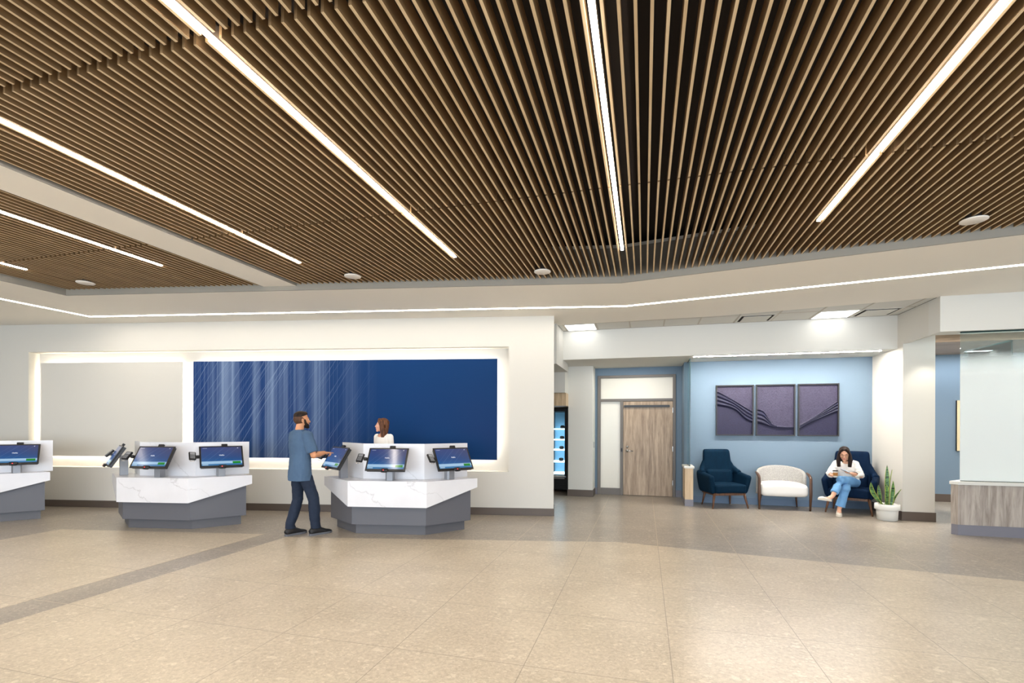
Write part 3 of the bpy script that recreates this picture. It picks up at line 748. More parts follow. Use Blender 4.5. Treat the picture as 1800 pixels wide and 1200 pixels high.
# touch terminal: origin at the foot of its post, user on the -y side
def text_mesh(txt, size):
    cu = bpy.data.curves.new('t', 'FONT'); cu.body = txt; cu.size = size; cu.align_x = 'CENTER'; cu.align_y = 'CENTER'
    o = bpy.data.objects.new('t', cu); C.objects.link(o); bpy.context.view_layer.update()
    me = bpy.data.meshes.new_from_object(o.evaluated_get(bpy.context.evaluated_depsgraph_get()))
    bpy.data.objects.remove(o); bpy.data.curves.remove(cu); return me
TH = text_mesh('Hello', 0.030)
def make_terminal():
    r_ = empty('check_in_terminal', (0, 0, 0))
    pp = B(); pp.prism([(-0.055, -0.03), (-0.03, -0.055), (0.055, -0.055), (0.055, 0.05), (-0.055, 0.05)], 0, 0.30)
    pp.obj('post', M['grey'], r_, bevel=0.002)
    mon = Matrix.Translation((0, -0.115, 0.30)) @ Matrix.Rotation(R(-31), 4, 'X')
    def put(o): o.matrix_basis = mon; return o
    hs = put(B().box(-0.272, 0.272, 0.004, 0.045, -0.170, 0.170).obj('monitor_housing', plain('monitor_shell', '#303236', 0.4), r_, bevel=0.006))
    def sub(o, par=hs): o.parent = par; return o
    W2, H2 = 0.285, 0.178
    bz = B().box(-W2, W2, -0.012, 0.004, -H2, H2).obj('bezel', M['blackm'], hs, bevel=0.003)
    scn = B().box(-0.262, 0.262, -0.0135, -0.0122, -0.150, 0.158).obj('screen', M['screen'], hs)
    for me, x, z, mt, nm in ((TH, 0.0, 0.02, M['txt'], 'screen_word'),):
        m2 = me
        if not m2.materials: m2.materials.append(mt)
        t = bpy.data.objects.new(nm, m2); C.objects.link(t); t.parent = hs
        t.matrix_basis = Matrix.Translation((x, -0.0142, z)) @ Matrix.Rotation(R(90), 4, 'X')
    wc = put(B().box(0.005, 0.085, -0.012, 0.02, H2 + 0.001, H2 + 0.038).obj('webcam', M['dark'], r_, bevel=0.004))
    b = B(); b.tube([(0, -0.03, -H2 + 0.02), (0.0, -0.03, -H2 - 0.028)], [(0.055, 0.022), (0.045, 0.018)], 20)
    sn = put(b.obj('scanner', M['dark'], r_, True))
    B().box(-0.015, 0.0, -0.052, -0.047, -H2 - 0.012, -H2 + 0.0).obj('scan_light', M['red'], sn)
    b = B(); b.box(-0.33, -0.2855, -0.03, 0.0, -0.02, 0.02)
    ar = put(b.obj('reader_arm', M['dark'], r_))
    cr = B().box(-0.045, 0.045, -0.030, 0.0, -0.07, 0.075).obj('card_reader', M['dark'], r_, bevel=0.010)
    cr.matrix_basis = mon @ Matrix.Translation((-0.375, -0.03, -0.005)) @ Matrix.Rotation(R(-14), 4, 'X') @ Matrix.Rotation(R(8), 4, 'Z')
    B().box(-0.03, 0.03, -0.0325, -0.0305, 0.018, 0.06).obj('reader_display', M['grey'], cr)
    kb = B()
    for i in range(3):
        for j in range(4): kb.box(-0.028 + i * 0.02, -0.014 + i * 0.02, -0.034, -0.0305, -0.055 + j * 0.017, -0.044 + j * 0.017)
    kb.obj('keypad', M['grey'], cr)
    lp = B(); lp.tube([(-0.03, -0.012, -0.07), (-0.03, -0.012, -0.092), (0.02, -0.012, -0.092), (0.02, -0.012, -0.07)], 0.004, 8)
    lp.obj('card_guide', M['chrome'], cr)
    return r_
def copy_tree(o, parent=None):
    c = o.copy(); C.objects.link(c)
    if parent is not None: c.parent = parent
    for ch in list(o.children): copy_tree(ch, c)
    return c
term0 = make_terminal(); used = False
spots = [(0.0, 0.13, 0), (0.80, 0.37, 42), (-0.80, 0.37, -42)]
plan = [(2, 0, 'middle touchscreen terminal, below the white-topped woman, on the right counter'),
        (2, 1, 'rightmost touchscreen terminal, on the right counter in front of dark blue mural'),
        (2, 2, 'touchscreen check-in terminal the man is tapping'),
        (1, 0, 'touchscreen terminal facing front on the middle counter'),
        (1, 1, 'touchscreen terminal on the right wing of the middle counter'),
        (1, 2, 'touchscreen terminal seen edge-on at the left end of the middle counter'),
        (0, 1, 'touchscreen terminal on the counter at the left edge')]
for ki, si, lb in plan:
    o = term0 if not used else copy_tree(term0); used = True
    x, y, a = spots[si]; k = kio[ki]; th = -R(5.3)
    o.location = (K[ki][0] + x * math.cos(th) - y * math.sin(th), K[ki][1] + x * math.sin(th) + y * math.cos(th), 0.767)
    o.rotation_euler = (0, 0, th + R(a))
    tag(o, lb, 'touchscreen terminal', 'check-in terminals')

# ------------------------------------------------------------------ armchairs
def leg(b, top, foot, r0, r1): b.tube([foot, ((foot[0] + top[0]) / 2, (foot[1] + top[1]) / 2, (foot[2] + top[2]) / 2), top], [r1, (r0 + r1) / 2, r0], 14); return b
def make_wingback(loc, rz, mt, label):
    r_ = empty('armchair', loc, rz); tag(r_, label, 'armchair', 'velvet armchairs')
    # one upholstered tub: back with shoulders flowing into the arms
    def lean(p):
        k = max(0.0, p.z - 0.36); p.y += 0.11 * k; wx = 1.0
        if p.z > 0.62: wx = 1.0 - 0.13 * min(1, (p.z - 0.62) / 0.45)
        else: wx = 1.0 + 0.10 * (0.62 - p.z)
        p.x *= wx; p.y -= 0.03 * (abs(p.x) / 0.28) ** 2; return p
    b = B(); b.put(*rbox((0, 0.215, 0.70), (0.60, 0.12, 0.80), 0.045, 16, lean))
    # shoulders
    for s in (-1, 1):
        b.tube([(s * 0.262, 0.255, 0.86), (s * 0.300, 0.23, 0.75), (s * 0.345, 0.15, 0.675), (s * 0.36, 0.04, 0.645)], [(0.03, 0.045), (0.045, 0.06), (0.05, 0.06), (0.05, 0.05)], 14)
    b.blob('backrest', mt, r_, 0.012, 5)
    lb = B(); lb.put(*rbox((0, 0.135, 0.565), (0.50, 0.11, 0.29), 0.05, 10, lambda p: Vector((p.x, p.y + 0.10 * (p.z - 0.36), p.z))))
    lb.obj('back_cushion', mt, r_, True)
    for s in (-1, 1):
        def armw(p, s=s):
            q = (p.y + 0.33) / 0.62                       # 0 front .. 1 rear
            if p.z > 0.45: p.z += 0.075 * max(0, q) - 0.01
            d = (0.62 - p.z) / 0.36                       # lower part tucks in
            p.x -= s * 0.07 * max(0, d) ** 1.5
            p.y += 0.05 * max(0, d) * (1 - q); return p
        b = B(); b.put(*rbox((s * 0.365, -0.03, 0.45), (0.105, 0.60, 0.36), 0.05, 14, armw))
        b.obj('armrest', mt, r_, True)
    b = B(); b.put(*rbox((0, -0.06, 0.37), (0.60, 0.58, 0.17), 0.045, 12, lambda p: p + Vector((0, 0, 0.012 * math.cos(p.x * 5)))))
    b.obj('seat', mt, r_, True)
    B().box(-0.30, 0.30, -0.27, -0.235, 0.245, 0.29).box(-0.30, 0.30, 0.21, 0.245, 0.245, 0.29).box(-0.30, -0.265, -0.235, 0.21, 0.245, 0.29).box(0.265, 0.30, -0.235, 0.21, 0.245, 0.29).obj('seat_frame', M['walnut'], r_, bevel=0.004)
    for x, y, fx, fy in ((-0.29, -0.25, -0.345, -0.30), (0.29, -0.25, 0.345, -0.30), (-0.25, 0.20, -0.29, 0.26), (0.25, 0.20, 0.29, 0.26)):
        leg(B(), (x, y, 0.29), (fx, fy, 0), 0.027, 0.012).obj('leg', M['walnut'], r_, True)
    return r_
make_wingback((4.10, 9.47, 0), R(4), M['teal'], 'empty dark teal velvet wingback armchair beside the half wall')
make_wingback((6.16, 8.86, 0), R(-40), M['navy'], 'navy velvet wingback armchair the seated woman sits in')

r_ = empty('barrel_armchair', (5.15, 9.36, 0), -A15)
tag(r_, 'low cream barrel armchair with grey tweed back and dark wooden arms', 'armchair')
# curved back band
vs = []; fs = []; n = 36; prof = 9
def bp(th, off):
    x = (0.43 + off) * math.sin(th); y = (0.27 + off) * math.cos(th) - 0.075
    return x, y
for i in range(n + 1):
    th = R(-108 + 216 * i / n); c_ = math.cos(th * 0.82); top = 0.60 + 0.20 * max(0, c_) ** 0.8
    zs = [0.27, 0.29, 0.5, top - 0.03, top, top, top - 0.03, 0.5, 0.29, 0.27]
    of = [0.012, 0.0, 0.0, 0.0, -0.012, -0.048, -0.06, -0.06, -0.06, -0.048]
    for o_, z in zip(of, zs): x, y = bp(th, o_); vs.append((x, y, z))
m = 10
for i in range(n):
    for j in range(m):
        a, b_ = i * m + j, i * m + (j + 1) % m; fs.append((a, b_, b_ + m, a + m))
fs.append(tuple(range(m))[::-1]); fs.append(tuple(range(n * m, n * m + m)))
mesh('backrest', vs, fs, M['tweed'], r_, True)
def seatw(p):
    q = max(0, -(p.y + 0.02) / 0.36); k = 1 - 0.10 * q ** 2
    p.x *= 1.0 - 0.28 * max(0, (p.y - 0.05) / 0.35) ** 2
    p.y -= 0.05 * math.cos(p.x * 3.4); p.z += 0.05 * math.cos(p.x * 3.2) * (1 if p.z > 0.4 else 0) - 0.02; return p
b = B(); b.put(*rbox((0, -0.095, 0.375), (0.80, 0.53, 0.21), 0.075, 14, seatw)); b.obj('seat', M['cream'], r_, True)
for s in (-1, 1):
    b = B(); b.tube([(s * 0.425, -0.33, 0.0), (s * 0.43, -0.345, 0.30), (s * 0.43, -0.345, 0.575), (s * 0.43, -0.32, 0.615), (s * 0.432, -0.22, 0.655), (s * 0.435, -0.10, 0.675)], [(0.018, 0.016), (0.027, 0.028), (0.024, 0.026), (0.026, 0.026), (0.026, 0.022), (0.018, 0.018)], 12)
    b.obj('arm_frame', M['walnutd'], r_, True)
    leg(B(), (s * 0.30, 0.09, 0.29), (s * 0.33, 0.13, 0), 0.022, 0.012).obj('leg', M['walnutd'], r_, True)

# ------------------------------------------------------------------ snake plant
pl_ = empty('potted_snake_plant', (6.245, 8.10, 0)); tag(pl_, 'snake plant in a white pot at the corner of the pier', 'plant')
B().lathe([(0.125, 0), (0.142, 0.008), (0.150, 0.16), (0.152, 0.172), (0.172, 0.18), (0.176, 0.19), (0.172, 0.27), (0.160, 0.272), (0.156, 0.24), (0.0, 0.238)][:-1] + [(0.02, 0.238)], seg=48).obj('pot', M['white'], pl_, True)
B().lathe([(0.150, 0.235), (0.152, 0.243), (0.05, 0.25)], seg=32).obj('soil', plain('soil', '#2c211a', 0.95), pl_)
def leafmat():
    k = N('snake_leaf'); v = k.obj(scale=(3, 3, 14)); n_ = k.noise(v, 2.2, 3, 0.6, 1.5)
    k.link(k.ramp(n_, [(0.40, hx('#16321b')), (0.50, hx('#3f6b3a')), (0.62, hx('#6f9a58'))]), k.b.inputs['Base Color']); k.b.inputs['Roughness'].default_value = 0.4; return k.m
lm = [leafmat(), plain('leaf_edge_yellow', '#b5c04a', 0.45)]
for i, (bx_, by_, tx, ty, hz, wd, cv) in enumerate(((-0.02, 0.0, 0.01, 0.02, 0.68, 0.036, 0.01), (0.04, 0.02, 0.11, 0.03, 0.60, 0.036, -0.02), (-0.07, -0.02, -0.31, -0.05, 0.40, 0.034, -0.06),
                                                    (0.06, -0.02, 0.22, -0.02, 0.28, 0.030, -0.03), (-0.03, -0.04, -0.05, -0.06, 0.36, 0.040, 0.0), (0.02, -0.05, 0.06, -0.05, 0.42, 0.034, 0.01), (-0.06, 0.05, -0.09, 0.08, 0.34, 0.028, 0.0), (-0.09, -0.03, -0.16, -0.06, 0.09, 0.02, -0.01))):
    vs = []; fs = []; mi = []; ns = 14
    for j in range(ns + 1):
        q = j / ns; px_ = bx_ + (tx - bx_) * q + cv * math.sin(q * math.pi); py_ = by_ + (ty - by_) * q; pz = 0.235 + hz * (q if hz > 0.3 else q)
        wv = wd * (0.55 + 0.9 * q if q < 0.5 else 1.0) * (1 if q < 0.55 else max(0.02, math.cos((q - 0.55) / 0.45 * math.pi / 2) ** 0.8))
        tw = 0.5 * math.sin(i * 2.1) + 0.5 * q * (1 if i % 2 else -1); cx, sx = math.cos(tw), math.sin(tw)
        for u_, dd in ((-1, 0.0), (-0.8, 0.004), (0, 0.010), (0.8, 0.004), (1, 0.0), (0.8, 0.001), (0, 0.005), (-0.8, 0.001)):
            a, b_ = u_ * wv, dd * 1.0 if u_ in (-1, 1) else dd
            vs.append((px_ + a * cx - b_ * sx, py_ + a * sx + b_ * cx, pz))
    for j in range(ns):
        for k_ in range(8):
            a, b_ = j * 8 + k_, j * 8 + (k_ + 1) % 8; fs.append((a, b_, b_ + 8, a + 8)); mi.append(1 if k_ in (0, 3, 4, 7) else 0)
    fs.append(tuple(range(8))[::-1]); mi.append(0); fs.append(tuple(range(ns * 8, ns * 8 + 8))); mi.append(1)
    o = mesh('leaf', vs, fs, lm, pl_, True)
    for p, m_ in zip(o.data.polygons, mi): p.material_index = m_

# ------------------------------------------------------------------ people
def skin(name, c, r=0.55):
    k = N(name); k.b.inputs['Base Color'].default_value = hx(c); k.b.inputs['Roughness'].default_value = r
    k.b.inputs['Subsurface Weight'].default_value = 0.08; k.b.inputs['Subsurface Radius'].default_value = (0.02, 0.008, 0.004); return k.m
def hairmat(name, c1, c2):
    k = N(name); k.link(k.ramp(k.noise(k.obj(scale=(1, 1, 0.12)), 55, 4, 0.6), [(0.35, hx(c1)), (0.68, hx(c2))]), k.b.inputs['Base Color'])
    k.b.inputs['Roughness'].default_value = 0.6; k.b.inputs['Specular IOR Level'].default_value = 0.25; return k.m
def cloth(name, c, f=0.12, bs=9):
    k = N(name); cc = hx(c); n_ = k.noise(k.obj(scale=(1, 1, 0.6)), bs, 4, 0.55, 0.4)
    k.link(k.mix(n_, tuple(x * (1 - f) for x in cc[:3]) + (1,), tuple(min(1, x * (1 + f)) for x in cc[:3]) + (1,)), k.b.inputs['Base Color'])
    k.b.inputs['Roughness'].default_value = 0.85; k.b.inputs['Specular IOR Level'].default_value = 0.2
    k.bump(n_, 0.35, 0.03); return k.m
V = Vector
def head_frame(c, yaw, pitch=0.0, roll=0.0, s=1.0):
    return Matrix.Translation(c) @ Matrix.Rotation(yaw, 4, 'Z') @ Matrix.Rotation(pitch, 4, 'X') @ Matrix.Rotation(roll, 4, 'Y') @ Matrix.Scale(s, 4)
def add_head(b, F, female=False):
    """F maps head space (y forward, z up, origin at head centre) to figure space"""
    R3 = F.to_3x3()
    def e(c, r): b.ell(F @ V(c), r, R3)
    e((0, -0.014, 0.035), (0.074, 0.094, 0.082)); e((0, 0.022, -0.01), (0.066, 0.070, 0.085))
    jw = 0.046 if female else 0.054
    e((0, 0.030, -0.062), (jw, 0.050, 0.042)); e((0, 0.066, -0.096), (0.025, 0.022, 0.019)); e((0, 0.060, -0.062), (0.030, 0.029, 0.034))
    e((0, 0.078, 0.018), (0.040, 0.016, 0.012))                        # brow
    e((0.034, 0.064, -0.028), (0.020, 0.020, 0.020)); e((-0.034, 0.064, -0.028), (0.020, 0.020, 0.020))
    b.tube([F @ V((0, 0.086, 0.008)), F @ V((0, 0.098, -0.014)), F @ V((0, 0.105, -0.030)), F @ V((0, 0.093, -0.038))], [0.007, 0.0085, 0.0105, 0.008], 10)
    e((0, 0.083, -0.060), (0.022, 0.012, 0.010))
    for s in (-1, 1): e((s * 0.075, -0.006, -0.008), (0.009, 0.017, 0.030))
def face_parts(body, F, lip, brow, female=False, closed=False):
    R3 = F.to_3x3()
    for s in (-1, 1):
        if not closed:
            b = B(); b.ell(F @ V((s * 0.031, 0.0765, 0.004)), (0.0125, 0.007, 0.0065), R3, 14, 8); b.obj('eye', M['eyewhite'], body, True)
            b = B(); b.ell(F @ V((s * 0.031, 0.0822, 0.004)), (0.0052, 0.003, 0.0055), R3, 12, 8); b.obj('iris', M['eyedark'], body, True)
        else:
            b = B(); b.ell(F @ V((s * 0.031, 0.083, -0.001)), (0.014, 0.004, 0.003), R3, 12, 8); b.obj('eyelash', M['eyedark'], body, True)
        b = B(); b.tube([F @ V((s * 0.014, 0.093, 0.020)), F @ V((s * 0.032, 0.090, 0.026)), F @ V((s * 0.050, 0.076, 0.020))], [0.0028, 0.0036, 0.002], 8); b.obj('eyebrow', brow, body, True)
    b = B(); b.ell(F @ V((0, 0.0915, -0.057)), (0.021, 0.006, 0.0045), R3, 14, 8); b.ell(F @ V((0, 0.091, -0.065)), (0.018, 0.006, 0.0050), R3, 14, 8); b.obj('lips', lip, body, True)
_ft = bpy.data.textures.new('cloth_folds', 'CLOUDS'); _ft.noise_scale = 0.11; _ft.noise_depth = 2
def folds(o, st):
    m = o.modifiers.new('folds', 'DISPLACE'); m.texture = _ft; m.strength = st; m.mid_level = 0.35; m.texture_coords = 'LOCAL'; return o
M['eyewhite'] = plain('eye_white', '#e6e0dc', 0.3); M['eyedark'] = plain('eye_dark', '#20140f', 0.3)
def add_hand(b, wrist, d, nrm, side, curl=0.3, point=False, s=1.0, spread=0.12):
    """d fingers' direction, nrm back of the hand, side = direction of the thumb"""
    d = V(d).normalized(); nrm = V(nrm); nrm = (nrm - d * nrm.dot(d)).normalized(); x = d.cross(nrm)
    if x.dot(V(side)) < 0: x = -x
    w = V(wrist)
    b.tube([w - d * 0.02, w + d * 0.015 * s, w + d * 0.05 * s, w + d * 0.088 * s], [(0.024 * s, 0.019 * s), (0.030 * s, 0.017 * s), (0.040 * s, 0.015 * s), (0.040 * s, 0.012 * s)], 14, xdir=x)
    for i, (off, ln) in enumerate(((0.030, 0.070), (0.010, 0.078), (-0.011, 0.072), (-0.030, 0.057))):
        c = curl * (1 + 0.25 * i)
        if point and i == 0: c = 0.06
        elif point: c = 1.05 + 0.1 * i
        p0 = w + d * 0.082 * s + x * off * s; dd = (d + x * (off * spread * 8)).normalized()
        pts = [p0]; ang = 0.0; segs = (0.45, 0.32, 0.23)
        for k_ in range(3):
            ang += c * (0.9 if k_ == 0 else 1.0)
            pts.append(pts[-1] + (dd * math.cos(ang) - nrm * math.sin(ang)) * ln * segs[k_] * s)
        b.tube(pts, [0.0092 * s, 0.0088 * s, 0.0080 * s, 0.0062 * s], 10); b.ell(pts[-1], 0.0064 * s, None, 10, 6)
    t0 = w + d * 0.025 * s + x * 0.026 * s
    t1 = t0 + (d * 0.6 + x * 0.65 - nrm * 0.35).normalized() * 0.038 * s; t2 = t1 + (d * 0.9 + x * 0.15 - nrm * 0.4).normalized() * 0.030 * s
    b.tube([t0 - d * 0.008, t0, t1, t2], [0.013 * s, 0.0135 * s, 0.0105 * s, 0.008 * s], 10); b.ell(t2, 0.008 * s, None, 10, 6)
def limb(b, pts, rads, seg=16):
    b.tube(pts, rads, seg)
    for p, r in zip(pts, rads): b.ell(p, r if not isinstance(r, tuple) else min(r), None, 14, 8)
def shoe(parent, heel, toe, up_mat, sole_mat, w=0.046, h=0.085, name='shoe', base=0.0, open_top=False):
    heel, toe = V(heel), V(toe); d = (toe - heel); L = d.length; d.normalize(); x = V((d.y, -d.x, 0)).normalized(); u = x.cross(d).normalized()
    if u.z < 0: u = -u
    g = lambda q, z: heel + d * (L * q) + u * z
    b = B(); b.tube([g(0.0, 0.040), g(0.08, 0.052), g(0.25, h * 0.58), g(0.45, h * 0.50), g(0.70, 0.036), g(0.90, 0.028), g(1.0, 0.024)],
                    [(w * 0.60, 0.034), (w * 0.85, 0.050), (w * 0.95, h * 0.50), (w * 0.98, h * 0.42), (w * 1.08, 0.032), (w * 0.82, 0.024), (w * 0.35, 0.012)], 18, xdir=x)
    o = b.blob(name, up_mat, parent, 0.005, 3, cuts=[(g(0, 0.014), -u)])
    pts = []
    for q, k_ in ((-0.02, 0.35), (0.02, 0.66), (0.15, 0.78), (0.42, 0.78), (0.68, 1.06), (0.85, 0.92), (0.96, 0.6), (1.02, 0.2)): pts.append((q, k_))
    vs = []
    for z in (0.0, 0.028 if h > 0.1 else 0.02):
        vs += [g(q, z) + x * (w * k_) for q, k_ in pts] + [g(q, z) - x * (w * k_) for q, k_ in pts[::-1]]
    n_ = len(pts) * 2
    mesh('sole', vs, [tuple(range(n_))[::-1], tuple(range(n_, 2 * n_))] + [(i, (i + 1) % n_, (i + 1) % n_ + n_, i + n_) for i in range(n_)], sole_mat, o)
    return o

# --- man at the kiosk (x right, y forward, z up)
sk1 = skin('skin_tan', '#c98f68'); tee = cloth('slate_tee', '#4a617c'); jean = cloth('dark_denim', '#262f40', 0.2, 14)
man = empty('person', (-3.0, 6.87, 0), R(-40))
tag(man, 'bearded man in slate blue T-shirt and dark jeans tapping a check-in terminal', 'person')
HF1 = head_frame((0.004, 0.035, 1.615), R(-14), R(4), 0, 1.02)
sh_r, el_r, wr_r = V((0.185, 0.02, 1.395)), V((0.262, 0.075, 1.125)), V((0.176, 0.305, 1.142))
def inv(p): return man_inv @ V(p)
man_inv = (Matrix.Translation((-3.0, 6.87, 0)) @ Matrix.Rotation(R(-40), 4, 'Z')).inverted()
wr_r = inv((-2.690, 6.965, 1.150))
hipL, hipR = V((-0.065, 0.015, 0.90)), V((0.095, 0.015, 0.90))
knL, anL = V((-0.10, 0.03, 0.49)), V((-0.060, -0.10, 0.10))
knR, anR = V((0.175, 0.13, 0.49)), V((0.18, 0.145, 0.10))
b = B()
b.tube([(0.02, 0.01, 0.88), (0.02, 0.01, 1.0), (0.01, 0.02, 1.15), (0.0, 0.01, 1.32), (0.0, 0.0, 1.40), (0, 0.0, 1.46)], [(0.135, 0.085), (0.135, 0.085), (0.145, 0.09), (0.155, 0.095), (0.14, 0.075), (0.07, 0.06)], 24, xdir=(1, 0, 0))
limb(b, [V((0, -0.005, 1.42)), V((0, 0.005, 1.50)), V((0.0, 0.02, 1.57))], [0.060, 0.055, 0.054])
limb(b, [sh_r, (sh_r + el_r) / 2, el_r, (el_r * 0.6 + wr_r * 0.4), wr_r], [0.050, 0.047, 0.043, 0.043, 0.029])
add_hand(b, wr_r, inv((-2.56, 7.085, 1.148)) - wr_r, V((0, 0, 1)), V((-0.8, 0.4, 0)), 0.3, point=True)
sh_l, el_l, wr_l = V((-0.185, 0.02, 1.395)), V((-0.215, 0.04, 1.10)), V((-0.20, 0.13, 0.86))
limb(b, [sh_l, (sh_l + el_l) / 2, el_l, (el_l * 0.6 + wr_l * 0.4), wr_l], [0.052, 0.046, 0.041, 0.042, 0.027])
add_hand(b, wr_l, (0.05, 0.25, -1), (-1, 0.0, 0), (0, 1, 0), 0.4)
for hp, kn, an in ((hipL, knL, anL), (hipR, knR, anR)):
    limb(b, [hp, (hp + kn) / 2, kn, kn * 0.6 + an * 0.4, an, V((an.x, an.y, 0.05))], [0.070, 0.066, 0.050, 0.050, 0.036, 0.034])
b.ell((0.02, -0.01, 0.90), (0.14, 0.09, 0.08))
add_head(b, HF1)
body = b.blob('body', sk1, man, 0.0055, 3, 0.4)
face_parts(body, HF1, plain('lips_m', '#a5604f', 0.5), plain('brow_m', '#2a1a12', 0.6))
# hair: cap on top and back, short sides
R3 = HF1.to_3x3(); hm = hairmat('dark_brown_hair', '#140d09', '#33231a'); hs_ = hairmat('short_side_hair', '#3d291d', '#5b4030')
b = B(); b.ell(HF1 @ V((0, -0.012, 0.064)), (0.076, 0.096, 0.066), R3); b.ell(HF1 @ V((0, 0.040, 0.092)), (0.054, 0.038, 0.027), R3)
b.blob('hair', hm, man, 0.006, 3, cuts=[(HF1 @ V((0, 0, 0.052)), R3 @ V((0, 0.35, -1)))])
b = B(); b.ell(HF1 @ V((0, -0.024, 0.020)), (0.0775, 0.0885, 0.085), R3)
b.blob('side_hair', hs_, man, 0.006, 2, cuts=[(HF1 @ V((0, 0.034, 0)), R3 @ V((0, 1, 0.1))), (HF1 @ V((0, 0.0, -0.040)), R3 @ V((0, 0.7, -1)))])
b = B(); b.ell(HF1 @ V((0, 0.036, -0.072)), (0.056, 0.052, 0.040), R3); b.ell(HF1 @ V((0, 0.066, -0.100)), (0.030, 0.027, 0.022), R3)
for s in (-1, 1): b.tube([HF1 @ V((s * 0.069, 0.022, 0.01)), HF1 @ V((s * 0.063, 0.030, -0.04)), HF1 @ V((s * 0.045, 0.055, -0.075))], [(0.008, 0.012), (0.012, 0.02), (0.014, 0.02)], 10)
b.ell(HF1 @ V((0, 0.087, -0.0475)), (0.024, 0.008, 0.005), R3)
b.blob('beard', hm, man, 0.005, 2, cuts=[(HF1 @ V((0, 0.01, -0.045)), R3 @ V((0, -1, 0.0)))])
# T-shirt
b = B()
b.tube([(0.02, 0.0, 0.765), (0.02, 0.0, 0.85), (0.02, 0.0, 0.98), (0.01, 0.015, 1.12), (0.0, 0.01, 1.28), (0.0, 0.005, 1.37), (0.0, 0.0, 1.435), (0.0, -0.002, 1.475)],
       [(0.196, 0.145), (0.194, 0.143), (0.182, 0.128), (0.186, 0.126), (0.200, 0.132), (0.195, 0.118), (0.145, 0.098), (0.082, 0.075)], 28, xdir=(1, 0, 0))
for sh_, el_ in ((sh_r, el_r), (sh_l, el_l)):
    e_ = sh_ + (el_ - sh_) * 0.84
    b.tube([sh_ * 0.7 + V((0, 0, 1.40)) * 0.3, sh_ + V((0, 0, 0.0)), sh_ + (el_ - sh_) * 0.45, e_], [0.070, 0.076, 0.073, 0.074], 20); b.ell(sh_, 0.074)
tsh = folds(b.blob('t_shirt', tee, man, 0.007, 4, cuts=[((0, 0, 0.775), (0, 0.02, -1))]), 0.022)
# jeans
b = B(); b.tube([(0.02, 0.0, 0.99), (0.02, 0.0, 0.90), (0.02, 0.0, 0.82)], [(0.155, 0.100), (0.162, 0.110), (0.155, 0.105)], 24, xdir=(1, 0, 0))
for hp, kn, an in ((hipL, knL, anL), (hipR, knR, anR)):
    b.tube([hp, hp * 0.6 + kn * 0.4, kn, kn * 0.55 + an * 0.45, V((an.x, an.y, 0.16)), V((an.x, an.y + 0.01, 0.085))], [0.084, 0.084, 0.070, 0.070, 0.062, (0.064, 0.068)], 20)
folds(b.blob('jeans', jean, man, 0.007, 3, cuts=[((0, 0, 0.098), (0, 0, -1))]), 0.024)
sbk = plain('black_sneaker', '#15161a', 0.6); ssl = plain('grey_sole', '#63656b', 0.6)
shoe(man, (-0.035, -0.175, 0), (-0.075, 0.145, 0), sbk, ssl, 0.052, 0.115, 'sneaker')
shoe(man, (0.180, 0.065, 0), (0.180, 0.39, 0), sbk, ssl, 0.052, 0.115, 'sneaker')

# --- woman behind the counter
sk2 = skin('skin_light', '#dfa588'); brn = hairmat('brown_hair', '#3f2416', '#7b4f33'); wh = cloth('white_top', '#efeae2', 0.05)
YW = R(146)
wo = empty('person', (-2.09, 7.90, 0), YW)
tag(wo, 'long-haired woman in white scoop-neck top standing behind the counter, looking left', 'person')
HF2 = head_frame((0.0, 0.025, 1.548), R(-44), R(5), 0, 0.96)
b = B()
b.tube([(0, 0.0, 0.84), (0, 0.0, 1.0), (0, 0.01, 1.15), (0, 0.0, 1.28), (0, -0.01, 1.375), (0, -0.01, 1.42)], [(0.15, 0.095), (0.118, 0.08), (0.13, 0.10), (0.142, 0.088), (0.125, 0.07), (0.05, 0.05)], 24, xdir=(1, 0, 0))
limb(b, [V((0, -0.01, 1.38)), V((0, 0.0, 1.44)), V((0.0, 0.012, 1.50))], [0.056, 0.047, 0.046])
for s in (-1, 1):
    sh_, el_, wr_ = V((s * 0.150, -0.01, 1.355)), V((s * 0.19, -0.02, 1.04)), V((s * 0.12, 0.17, 0.95))
    limb(b, [sh_, (sh_ + el_) / 2, el_, el_ * 0.5 + wr_ * 0.5, wr_], [0.043, 0.037, 0.032, 0.030, 0.021])
    add_hand(b, wr_, (-s * 0.4, 0.9, -0.1), (0, 0, 1), (-s, 0.2, 0), 0.35, s=0.88)
    hp, kn, an = V((s * 0.085, 0, 0.86)), V((s * 0.09, 0.01, 0.47)), V((s * 0.09, 0, 0.09))
    limb(b, [hp, (hp + kn) / 2, kn, kn * 0.6 + an * 0.4, an], [0.085, 0.068, 0.048, 0.048, 0.033])
b.ell((0, -0.02, 0.87), (0.15, 0.11, 0.10)); add_head(b, HF2, True)
body = b.blob('body', sk2, wo, 0.0055, 3, 0.4)
face_parts(body, HF2, plain('lips_w', '#b5615c', 0.45), plain('brow_w', '#4a2e20', 0.6), True)
R3 = HF2.to_3x3()
